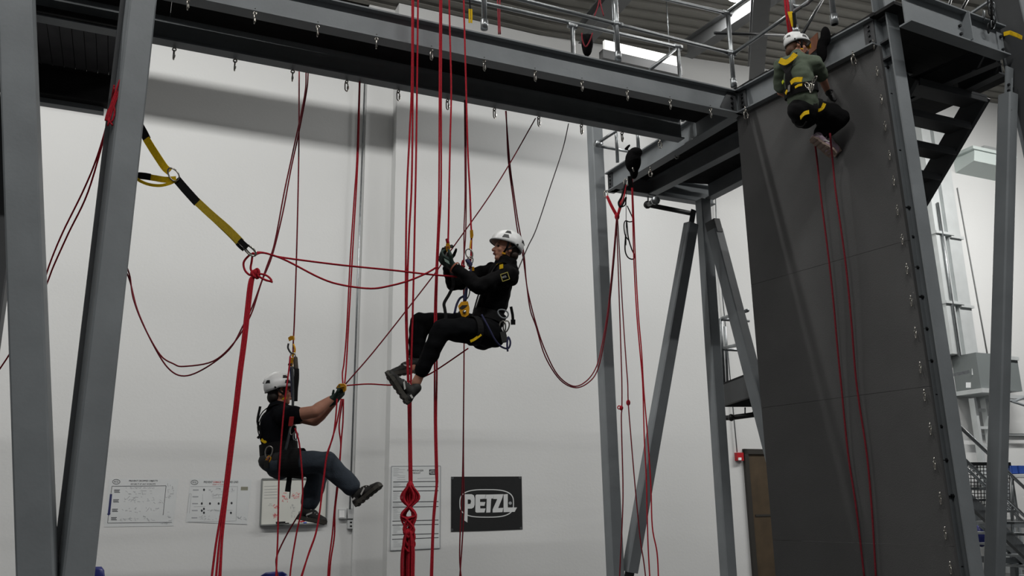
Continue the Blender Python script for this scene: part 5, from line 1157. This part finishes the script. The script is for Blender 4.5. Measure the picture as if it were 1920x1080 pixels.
# gear hanging at his hips
t = thing('gear_cluster', UY(950, 655, Y-.15), 'carabiners and blue lanyard hanging at the middle climber\'s back hip', 'climbing gear')
oval(t, UY(943, 588, Y-.19), nrm(V(.8, 0, -.5)), nrm(V(.5, 0, .8)), .042, .030, .006, STEEL, 'carabiner'); oval(t, UY(942, 615, Y-.13), nrm(V(.05, 0, 1)), nrm(V(1, 0, -.05)), .055, .024, .006, ZINC, 'carabiner'); oval(t, UY(949, 612, Y-.1), nrm(V(.2, 0, 1)), nrm(V(1, 0, -.2)), .045, .022, .006, ZINC, 'carabiner')
mb = MB(); mb.obox(UY(945, 632, Y-.14), nrm(V(1, 0, .2)), V(0, 1, 0), nrm(V(-.2, 0, 1)), .022, .018, .04); mb.build('ascender_body', SHOE, t)
BLUC = mat('navy_cord', (36, 38, 74), .8, 0, .2, 100)
mb = MB(); mb.tube(spline([UY(903, 590, Y-.22), UY(915, 612, Y-.24), UY(928, 637, Y-.22), UY(940, 650, Y-.18), UY(953, 653, Y-.15), UY(957, 642, Y-.15), UY(953, 632, Y-.15), UY(951, 645, Y-.16), UY(952, 659, Y-.16)], 6), .0075, 7); mb.build('lanyard', BLUC, t)
mb = MB(); mb.ribbon([UY(958, 575, Y-.02), UY(961, 590, Y-.02), UY(962, 602, Y-.02)], RIGHT, .022, .004); mb.obox(UY(962, 604, Y-.02), RIGHT, fwd, UP, .018, .01, .02); mb.build('strap_end', BLKW, t)
t = thing('descender', UY(870, 594, Y-.24), 'yellow descender hanging in front of the middle climber\'s lap', 'descender')
c = UY(870, 580, Y-.24); mb = MB(); mb.prism([(-.042, .03), (-.015, .06), (.035, .06), (.042, .01), (.03, -.045), (.005, -.06), (-.022, -.05), (-.035, -.01)], c-V(0, .0, 0), nrm(V(1, .1, .1)), nrm(V(-.1, 0, 1)), V(0, 1, 0), .03); mb.build('body', YELD, t)
mb = MB(); mb.prism([(-.035, .012), (-.01, .032), (.03, .03), (.01, .012), (-.015, .0)], c-V(0, .004, 0), nrm(V(1, .1, .1)), nrm(V(-.1, 0, 1)), V(0, 1, 0), .02); mb.build('handle', BLKP, t)
mb = MB(); mb.tube([c+V(.004, -.002, -.02)+V(0, 0, 0), c+V(.004, -.012, -.02)], .014, 12); mb.build('pivot', ZINC, t)
mb = MB(); mb.cap(UY(872, 562, Y-.22), UY(874, 545, Y-.2), .014, .012, 10); mb.build('sling', BLUC, t)
oval(t, UY(876, 548, Y-.2), nrm(V(.1, 0, 1)), nrm(V(1, 0, -.1)), .05, .018, .005, ZINC, 'carabiner')
t = thing('ascender', UY(840, 480, Y-.03), 'yellow hand device gripped in the middle climber\'s raised glove', 'descender')
c = UY(840, 466, Y-.06); mb = MB(); mb.prism([(-.014, .034), (.012, .036), (.018, .0), (.014, -.034), (-.006, -.034), (-.016, 0)], c-V(0, .02, 0), RIGHT, UP, fwd, .035); mb.build('body', YELD, t)
mb = MB(); mb.prism([(-.010, .01), (.010, .012), (.012, .002), (-.010, .0)], c-V(0, .024, 0), RIGHT, UP, fwd, .012); mb.build('cam', MATS['orange_cuff'], t)
oval(t, UY(841, 481, Y-.07), nrm(V(.1, 0, 1)), nrm(V(1, 0, -.1)), .040, .022, .005, ZINC, 'carabiner')
mb = MB(); mb.tube([UY(838, 448, Y-.05), UY(840, 456, Y-.05)], .013, 8); mb.build('sheave', ROPED, t)
mb = MB(); mb.ribbon(path([(841, 490), (850, 530), (843, 550), (833, 568), (834, 580), (836, 595), (832, 600)], Y-.1, Y-.2, 5), RIGHT, .024, .004); mb.build('tether', BLKW, t)
t = thing('rope_grab', UY(884, 470, YR), 'yellow rope grab on the backup rope in front of the middle climber\'s face', 'rope grab')
c = UY(884, 440, YR-.01); mb = MB(); mb.prism([(-.012, .03), (.012, .032), (.016, -.01), (.010, -.034), (-.010, -.030)], c-V(0, .018, 0), RIGHT, UP, fwd, .034); mb.build('body', YELD, t)
mb = MB(); mb.ribbon([UY(883, 450, YR-.02), UY(882, 460, YR-.02), UY(881, 469, YR-.02)], RIGHT, .012, .006); mb.build('arm', YELD, t)
oval(t, UY(880, 476, YR-.03), nrm(V(-.3, 0, 1)), nrm(V(1, 0, .3)), .042, .026, .0055, ZINC, 'carabiner'); oval(t, UY(881, 490, YR-.03), nrm(V(.2, 0, 1)), nrm(V(1, 0, -.2)), .04, .022, .005, ZINC, 'carabiner')
mb = MB()
for i in range(5): mb.cap(UY(874+i*1.3, 488+(i % 2)*3, YR-.04), UY(880+i, 493+(i % 3)*3, YR-.05), .010, .010, 8)
remesh(mb, .005, 1).build('cord_knot', BLUC, t)
mb = MB(); mb.obox(UY(887, 504, YR-.03), RIGHT, fwd, UP, .009, .008, .016); mb.build('tab', YELD, t)
mb = MB(); mb.tube(path([(868, 488), (866, 497), (872, 500)], YR-.03), .007, 6); mb.build('cord', ROPE, t)
mb = MB(); mb.tube(path([(884, 500), (878, 530), (872, 552), (862, 560), (856, 572), (852, 588)], YR-.03, Y-.2), .009, 7); mb.build('lanyard', BLUC, t)

# ---------------------------------------------------------------- left climber
Y = YL
J = dict(pel=UY(524, 862, Y), che=UY(520, 802, Y), up=UY(521, 774, Y), nek=UY(519, 760, Y), hed=UY(525, 736, Y),
         sR=UY(533, 781, Y-.17), eR=UY(590, 772, Y-.20), wR=UY(620, 749, Y-.10), sL=UY(540, 776, Y+.17), eL=UY(590, 788, Y+.12), wL=UY(624, 756, Y+.02),
         hR=UY(527, 868, Y-.10), kR=UY(612, 866, Y-.14), aR=UY(661, 915, Y-.12), hL=UY(535, 868, Y+.10), kL=UY(601, 876, Y+.12), aL=UY(580, 946, Y+.06))
f = nrm(V(.96, .22, 0)); s = nrm(np.cross(ZUP, f)); hf = nrm(V(.86, .42, .02)); hs = nrm(np.cross(ZUP, hf)); hu = np.cross(hf, hs); ax = nrm(J['che']-J['pel'])
body = MB(); body.cap(J['pel'], J['che'], .11, .12, 16, f, .7); body.cap(J['che'], J['up'], .12, .09, 16, f, .7); body.cap(J['up'], J['hed']-hu*.05, .058, .055)
for k in 'LR':
    body.cap(J['up'], J['s'+k], .06, .055); body.cap(J['s'+k], J['e'+k], .056, .050); body.cap(J['e'+k], J['e'+k]*.7+J['w'+k]*.3, .050, .052); body.cap(J['e'+k]*.7+J['w'+k]*.3, J['w'+k], .052, .032); body.cap(J['h'+k], J['k'+k], .075, .052); body.cap(J['k'+k], J['a'+k], .05, .034)
    body.cap(J['a'+k], J['a'+k]+nrm(J['a'+k]-J['k'+k])*.05, .034, .036)
head_skin(body, J['hed'], hf, hu, hs)
person = tag(remesh(body, .007, 3).build('person', SKIN), 'left climber in black T-shirt and jeans hanging in a harness, arm stretched out', 'person')
face_bits(person, J['hed'], hf, hu, hs)
mb = MB(); mb.ell(J['hed']+hu*.02-hf*.03, hf*.078, hs*.076, hu*.082); mb.ell(J['hed']-hu*.04-hf*.055, hf*.05, hs*.070, hu*.055); remesh(mb, .007, 2).build('hair', mat('dark_hair', (32, 26, 22), .7, 0, .2, 80), person)
helmet(person, J['hed']+hu*.035-hf*.005, hf, hu, hs)
mb = MB()
for sg in (-1, 1): mb.tube([J['hed']+hu*.008+hf*.105+hs*sg*.03+(hu*.014*math.sin(a)+hs*.022*math.cos(a)) for a in (2*math.pi*i/12 for i in range(12))], .003, 5, closed=True); mb.tube([J['hed']+hu*.012+hf*.1+hs*sg*.052, J['hed']+hu*.012+hf*.0+hs*sg*.084], .0025, 5)
mb.build('glasses', BLKP, person)
mb = MB(); mb.cap(J['pel']+ax*.02, J['che'], .152, .172, 18, f, .84); mb.cap(J['che'], J['up']-ax*.01, .172, .122, 18, f, .84); mb.cap(J['up'], J['nek'], .075, .062)
for k in 'LR': mb.cap(J['up']*.5+J['s'+k]*.5, J['s'+k], .085, .078); mb.cap(J['s'+k], J['s'+k]*.62+J['e'+k]*.38, .080, .074)
wrinkle(remesh(mb, .010, 4), .003, 40, 3).build('tshirt', TEE, person)
mb = MB(); mb.cap(J['pel']-ax*.02, J['pel']+ax*.04, .142, .142, 18, f, .85)
for k in 'LR':
    mb.cap(J['h'+k], J['k'+k], .105, .085); mb.cap(J['k'+k], J['k'+k]*.08+J['a'+k]*.92, .086, .078); mb.ell(J['h'+k]-ZUP*.01-f*.04, f*.10, s*.09, ZUP*.095)
wrinkle(remesh(mb, .011, 4), .004, 32, 4).build('jeans', JEAN, person)
shoe(person, J['aR']+nrm(J['aR']-J['kR'])*.05, nrm(UY(704, 893, Y-.14)-UY(660, 928, Y-.10)), nrm(V(.45, -.12, -.75)), SHOE, SOLE, ACC, .28)
shoe(person, J['aL']+nrm(J['aL']-J['kL'])*.04, nrm(UY(606, 967, Y-.06)-UY(556, 957, Y+.06)), nrm(V(-.1, -.1, -1)), SHOE, SOLE, ACC, .285)
for k, lab in (('R', 'near'), ('L', 'far')):
    d = UY(646, 734, Y-.04)-J['w'+k]
    remesh(hand_mb(J['w'+k]+nrm(d)*.015, d, nrm(V(.1, .3 if k == 'R' else -.3, .95)), nrm(V(-.2, -.2, .9)), curl=[.8, .85, .85, .9], k=1.1), .0045, 2).build('glove', GLOV, person)
ring(person, J['pel']+ax*.09, ax, s, .172, .150, .085, BLKW, 'waist_belt', .008)
for sg in (-1, 1):
    strap(person, [J['pel']+ax*.12-f*.13+s*sg*.03, J['che']-f*.155+s*sg*.06, J['up']+s*sg*.085-f*.115, J['up']+s*sg*.09+ZUP*.06, J['up']+s*sg*.085+f*.1, J['che']+s*sg*.05+f*.150, J['pel']+ax*.14+f*.145+s*sg*.03], s, .045, BLKW, 'shoulder_strap')
for k in 'LR': ad = J['k'+k]-J['h'+k]; ring(person, J['h'+k]+ad*.26, ad, ZUP, .112, .110, .17, BLKW, 'leg_loop', .006)
mb = MB(); mb.ell(J['pel']-ZUP*.01+f*.03, f*.20, s*.215, ZUP*.115); remesh(mb, .012, 1).build('seat_pad', mat('seat_pad_cloth', (30, 30, 31), .85, 0, .15, 30), person)
strap(person, [UY(488, 762, Y-.1), UY(483, 790, Y-.1), UY(489, 812, Y-.1), UY(483, 822, Y-.1)], RIGHT, .02, BLKW, 'back_strap')
strap(person, [UY(490, 824, Y-.13), UY(496, 829, Y-.14), UY(499, 827, Y-.14)], ZUP, .02, YEL, 'back_tab')
mb = MB(); mb.obox(UY(531, 748, Y-.09), RIGHT, fwd, UP, .008, .004, .006); mb.build('strap_tab', YEL, person)
t = thing('hanging_strap', UY(541, 922, Y-.12), 'black webbing strap end dangling under the left climber\'s seat', 'strap')
mb = MB(); mb.ribbon([UY(543, 882, Y-.12), UY(542, 902, Y-.12), UY(539, 922, Y-.12)], RIGHT, .042, .004); mb.build('webbing', BLKW, t)
mb = MB(); mb.tube([UY(545, 882, Y-.1), UY(545, 910, Y-.1), UY(543, 935, Y-.1)], .004, 6); mb.build('cord', BLKW, t)
t = thing('gear_cluster', UY(502, 880, Y-.2), 'silver carabiner and small tools hanging at the left climber\'s back hip', 'climbing gear')
oval(t, UY(504, 848, Y-.2), nrm(V(.15, 0, 1)), nrm(V(1, 0, -.15)), .048, .028, .006, ZINC, 'carabiner'); oval(t, UY(503, 862, Y-.2), nrm(V(.4, 0, 1)), nrm(V(1, 0, -.4)), .03, .016, .005, YELD, 'carabiner')
mb = MB(); mb.obox(UY(500, 870, Y-.2), RIGHT, fwd, UP, .018, .014, .03); mb.build('tool_body', SHOE, t)
mb = MB(); mb.tube([UY(503, 856, Y-.21), UY(501, 868, Y-.21)], .006, 6); mb.build('cord', MATS['orange_cuff'], t)
t = thing('ascender', UY(549, 685, YL-.05), 'yellow rope ascender and connector above the left climber\'s helmet', 'ascender')
mb = MB(); mb.prism([(-.032, .03), (-.012, .045), (.016, .044), (.020, .01), (-.002, .012), (-.022, .0)], UY(547, 640, YL-.06), RIGHT, UP, fwd, .03); mb.build('upper_body', YELD, t)
mb = MB(); mb.tube(path([(541, 644), (540, 652), (544, 660), (548, 664)], YL-.05), .008, 7); mb.build('handle', BLKP, t)
mb = MB(); mb.tube(path([(550, 645), (553, 655), (551, 664), (547, 668)], YL-.05), .008, 7); mb.build('side_frame', YELD, t)
oval(t, UY(549, 668, YL-.06), nrm(V(.1, 0, 1)), nrm(V(1, 0, -.1)), .030, .020, .005, ZINC, 'carabiner')
mb = MB(); mb.prism([(-.022, -.04), (.006, -.042), (.022, .025), (.010, .036), (-.004, .03)], UY(546, 678, YL-.06), RIGHT, UP, fwd, .03); mb.build('lower_body', YELD, t)
mb = MB(); mb.obox(UY(544, 683, YL-.065), RIGHT, fwd, nrm(UP+RIGHT*.2), .014, .016, .008); mb.build('cam', BLKP, t)
t = thing('energy_absorber', UY(551, 750, YL-.12), 'black energy absorber lanyard rising beside the left climber\'s face', 'lanyard')
mb = MB(); mb.cap(UY(554, 672, YL-.05), UY(555, 690, YL-.06), .018, .020, 10); mb.build('sleeve', GLOVB, t)
mb = MB(); mb.ribbon(path([(556, 692), (556, 710), (554, 730), (553, 752)], YL-.08, YL-.14), RIGHT, .040, .014); mb.build('pouch', BLKW, t)
mb = MB(); mb.tube(path([(548, 688), (549, 720), (549, 760), (546, 790), (541, 820), (535, 845)], YL-.1, YL-.28), .011, 8); mb.build('lanyard', mat('dark_grey_lanyard', (52, 56, 60), .8, 0, .15, 60), t)
mb = MB(); mb.tube(path([(544, 688), (546, 716), (547, 745)], YL-.08, YL-.16), .007, 8); mb.build('lanyard', BLUC, t)
mb = MB(); mb.obox(UY(546, 790, YL-.26), RIGHT, fwd, nrm(UP+RIGHT*.15), .016, .012, .036); mb.build('red_tag', mat('red_tag', (168, 40, 40), .7), t)
oval(t, UY(549, 806, YL-.24), nrm(V(.3, 0, 1)), nrm(V(1, 0, -.3)), .04, .022, .005, ZINC, 'carabiner')
oval(t, UY(554, 818, YL-.2), nrm(V(.3, 0, 1)), nrm(V(1, 0, -.3)), .03, .018, .005, STEEL, 'carabiner')
t = thing('descender', UY(640, 734, YL-.06), 'yellow descender held in the left climber\'s outstretched glove', 'descender')
mb = MB(); mb.prism([(-.04, .012), (-.02, .036), (.022, .036), (.038, .02), (.036, -.02), (.02, -.034), (.008, -.006), (-.03, -.004)], UY(640, 728, YL-.12), RIGHT, UP, fwd, .035); mb.build('body', YELD, t)
mb = MB(); mb.cap(UY(635, 727, YL-.13), UY(644, 725, YL-.13), .008, .008, 8); mb.build('handle', mat('dark_yellow', (160, 118, 20), .5), t)

# ---------------------------------------------------------------- climber on the board
HS = .82
def UB(x, y, off): return Upl(x, y, N1+NS*off, NS)
J = dict(pel=UB(1508, 206, .44), che=UB(1497, 146, .50), up=UB(1494, 118, .47), nek=UB(1494, 104, .44), hed=UB(1494, 88, .40),
         sL=UB(1466, 124, .50), eL=UB(1464, 172, .42), wL=UB(1478, 180, .22), sR=UB(1527, 120, .42), eR=UB(1544, 152, .26), wR=UB(1552, 172, .12),
         hL=UB(1500, 208, .50), kL=UB(1560, 212, .16), aL=UB(1538, 250, .22), hR=UB(1516, 206, .36), kR=UB(1574, 222, .14), aR=UB(1546, 252, .12))
f = nrm(-NS+V(0, 0, .0)+DS*.05); s = nrm(np.cross(ZUP, f)); hf = nrm(-NS*.85+DS*.45-ZUP*.10); hs = nrm(np.cross(ZUP, hf)); hu = np.cross(hf, hs); ax = nrm(J['che']-J['pel'])
K = .90
body = MB(); body.cap(J['pel'], J['che'], .11*K, .115*K, 16, f, .7); body.cap(J['che'], J['up'], .115*K, .09*K, 16, f, .7); body.cap(J['up'], J['hed']-hu*.05, .05, .048)
for k in 'LR':
    body.cap(J['up'], J['s'+k], .055, .05); body.cap(J['s'+k], J['e'+k], .042, .036); body.cap(J['e'+k], J['w'+k], .036, .026); body.cap(J['h'+k], J['k'+k], .075, .052); body.cap(J['k'+k], J['a'+k], .05, .034)
head_skin(body, J['hed'], hf, hu, hs)
person = tag(remesh(body, .007, 3).build('person', SKIN), 'climber in an olive T-shirt crouched against the top of the dark climbing board', 'person')
face_bits(person, J['hed'], hf, hu, hs)
mb = MB(); mb.ell(J['hed']+hu*.02-hf*.03, hf*.072, hs*.070, hu*.078); mb.ell(J['hed']-hu*.05-hf*.06, hf*.040, hs*.055, hu*.05); remesh(mb, .007, 2).build('hair', mat('auburn_hair', (86, 56, 36), .7, 0, .25, 80), person)
helmet(person, J['hed']+hu*.03-hf*.005, hf*.86, hu*.86, hs*.86)
mb = MB(); mb.cap(J['pel']+ax*.025, J['che'], .152*K, .150*K, 18, f, .86); mb.cap(J['che'], J['up']-ax*.005, .150*K, .12*K, 18, f, .78); mb.cap(J['up'], J['nek'], .07, .056)
for k in 'LR': mb.cap(J['up']*.5+J['s'+k]*.5, J['s'+k], .08, .074); mb.cap(J['s'+k], J['s'+k]*(.2 if k == 'L' else .35)+J['e'+k]*(.8 if k == 'L' else .65), .076, .066)
wrinkle(remesh(mb, .010, 4), .0035, 38, 5).build('tshirt', OLIV, person)
mb = MB(); mb.cap(J['pel']-ax*.03, J['pel']-ax*.01, .150*K, .140*K, 18, f, .9)
for k in 'LR': mb.cap(J['h'+k], J['k'+k], .108, .088); mb.cap(J['k'+k], J['a'+k], .085, .058); mb.ell(J['h'+k]-ZUP*.01-f*.02, f*.10, s*.09, ZUP*.09)
wrinkle(remesh(mb, .011, 4), .004, 32, 6).build('trousers', mat('black_leggings', (17, 17, 18), .9, 0, .1, 20, .1, 50, spec=.15), person)
shoe(person, J['aL']+UB(1537, 258, .24)-UB(1538, 250, .22), nrm(-NS*.75-ZUP*.55+DS*.25), nrm(NS*.45-ZUP*.75+DS*.1), SHOEP, SOLEP, ACC, .255)
shoe(person, J['aR']+V(0, 0, -.03), nrm(-NS*.25-ZUP*.85+DS*.3), nrm(-NS*.7-ZUP*.2-DS*.1), SHOEP, SOLEP, ACC, .25)
for k in 'LR':
    remesh(hand_mb(J['w'+k], J['w'+k]-J['e'+k], nrm(-NS), ZUP, curl=.7, k=1.05), .0045, 2).build('glove', mat('dark_work_glove', (34, 34, 36), .8), person)
ring(person, J['pel']+ax*.17, ax, s, .150, .126, .08, BLKW, 'waist_belt', .010)
for q, w in (([J['up']-f*.105-s*.08+ZUP*.03, J['che']-f*.125+ax*.02, J['pel']+ax*.15-f*.128+s*.02], .055), ([J['up']-f*.105+s*.08+ZUP*.03, J['che']-f*.125+ax*.02, J['pel']+ax*.15-f*.128-s*.02], .055)): strap(person, q, s, w, BLKW, 'back_strap', .006)
BP = lambda x, y, off: UB(x, y, off)
strap(person, [BP(1462, 113, .640), BP(1473, 117, .640), BP(1484, 110, .638), BP(1492, 101, .62)], ZUP, .050, YEL, 'yoke', .006)
strap(person, [BP(1483, 156, .640), BP(1490, 150, .645), BP(1504, 149, .64)], ZUP, .042, YEL, 'belt_tab', .008); strap(person, [BP(1491, 164, .64), BP(1498, 160, .64), BP(1504, 159, .63)], ZUP, .022, YEL, 'belt_tab', .008)
strap(person, [BP(1467, 156, .60), BP(1469, 152, .61)], ZUP, .03, mat('neon_yellow', (196, 206, 24), .6), 'side_tab', .008); strap(person, [BP(1473, 176, .60), BP(1476, 170, .61)], ZUP, .03, YEL, 'side_tab', .006)
for k, lab in (('L', ''), ('R', '')):
    ad = J['k'+k]-J['h'+k]; ring(person, J['h'+k]+ad*.22, ad, ZUP, .116, .114, .045, BLKW, 'leg_loop', .006)
strap(person, [BP(1501, 221, .58), BP(1508, 213, .61), BP(1517, 210, .60)], ZUP, .035, YEL, 'leg_tab', .006); strap(person, [BP(1532, 208, .42), BP(1541, 204, .42), BP(1546, 194, .40)], ZUP, .028, YEL, 'leg_tab', .006)
t = thing('gear_cluster', BP(1520, 176, .55), 'bunch of silver carabiners at the board climber\'s belt', 'climbing gear')
for i, (x, y) in enumerate(((1514, 160), (1519, 163), (1522, 166), (1527, 150))): oval(t, BP(x, y, .60), nrm(ZUP+DS*.4*(i-1)), nrm(DS), .034, .018, .005, ZINC, 'carabiner')
mb = MB(); mb.obox(BP(1480, 166, .62), DS, NS, nrm(ZUP+DS*.2), .012, .006, .03); mb.build('steel_plate', ZINC, t)
t = thing('hanging_strap', BP(1500, 238, .5), 'black cord loop hanging under the board climber\'s seat', 'strap')
mb = MB(); mb.tube(spline([BP(1494, 222, .52), BP(1491, 232, .52), BP(1497, 238, .52), BP(1506, 237, .52), BP(1512, 228, .52)], 5), .008, 6); mb.build('cord', BLKW, t)
t = thing('descender', BP(1517, 88, .2), 'yellow device with an orange plate on the beam beside the board climber\'s helmet', 'descender')
mb = MB(); mb.prism([(-.03, -.03), (.025, -.035), (.03, .02), (0, .04), (-.03, .02)], BP(1516, 86, .26), DS, ZUP, NS, .02); mb.build('body', YELD, t)
mb = MB(); mb.prism([(-.05, -.09), (.06, -.06), (.07, .09), (-.03, .06)], BP(1524, 84, .10), DS, ZUP, NS, .01); mb.build('plate', mat('rust_plate', (120, 74, 52), .7), t)
t = thing('gear_bag', BP(1542, 105, .10), 'black bag slung over the beam right of the board climber\'s head', 'bag')
mb = MB(); mb.ell(BP(1541, 94, .10), DS*.055, NS*.03, ZUP*.13); mb.ell(BP(1548, 68, .09), DS*.05, NS*.04, ZUP*.10); remesh(mb, .012, 2).build('body', BAGM, t)
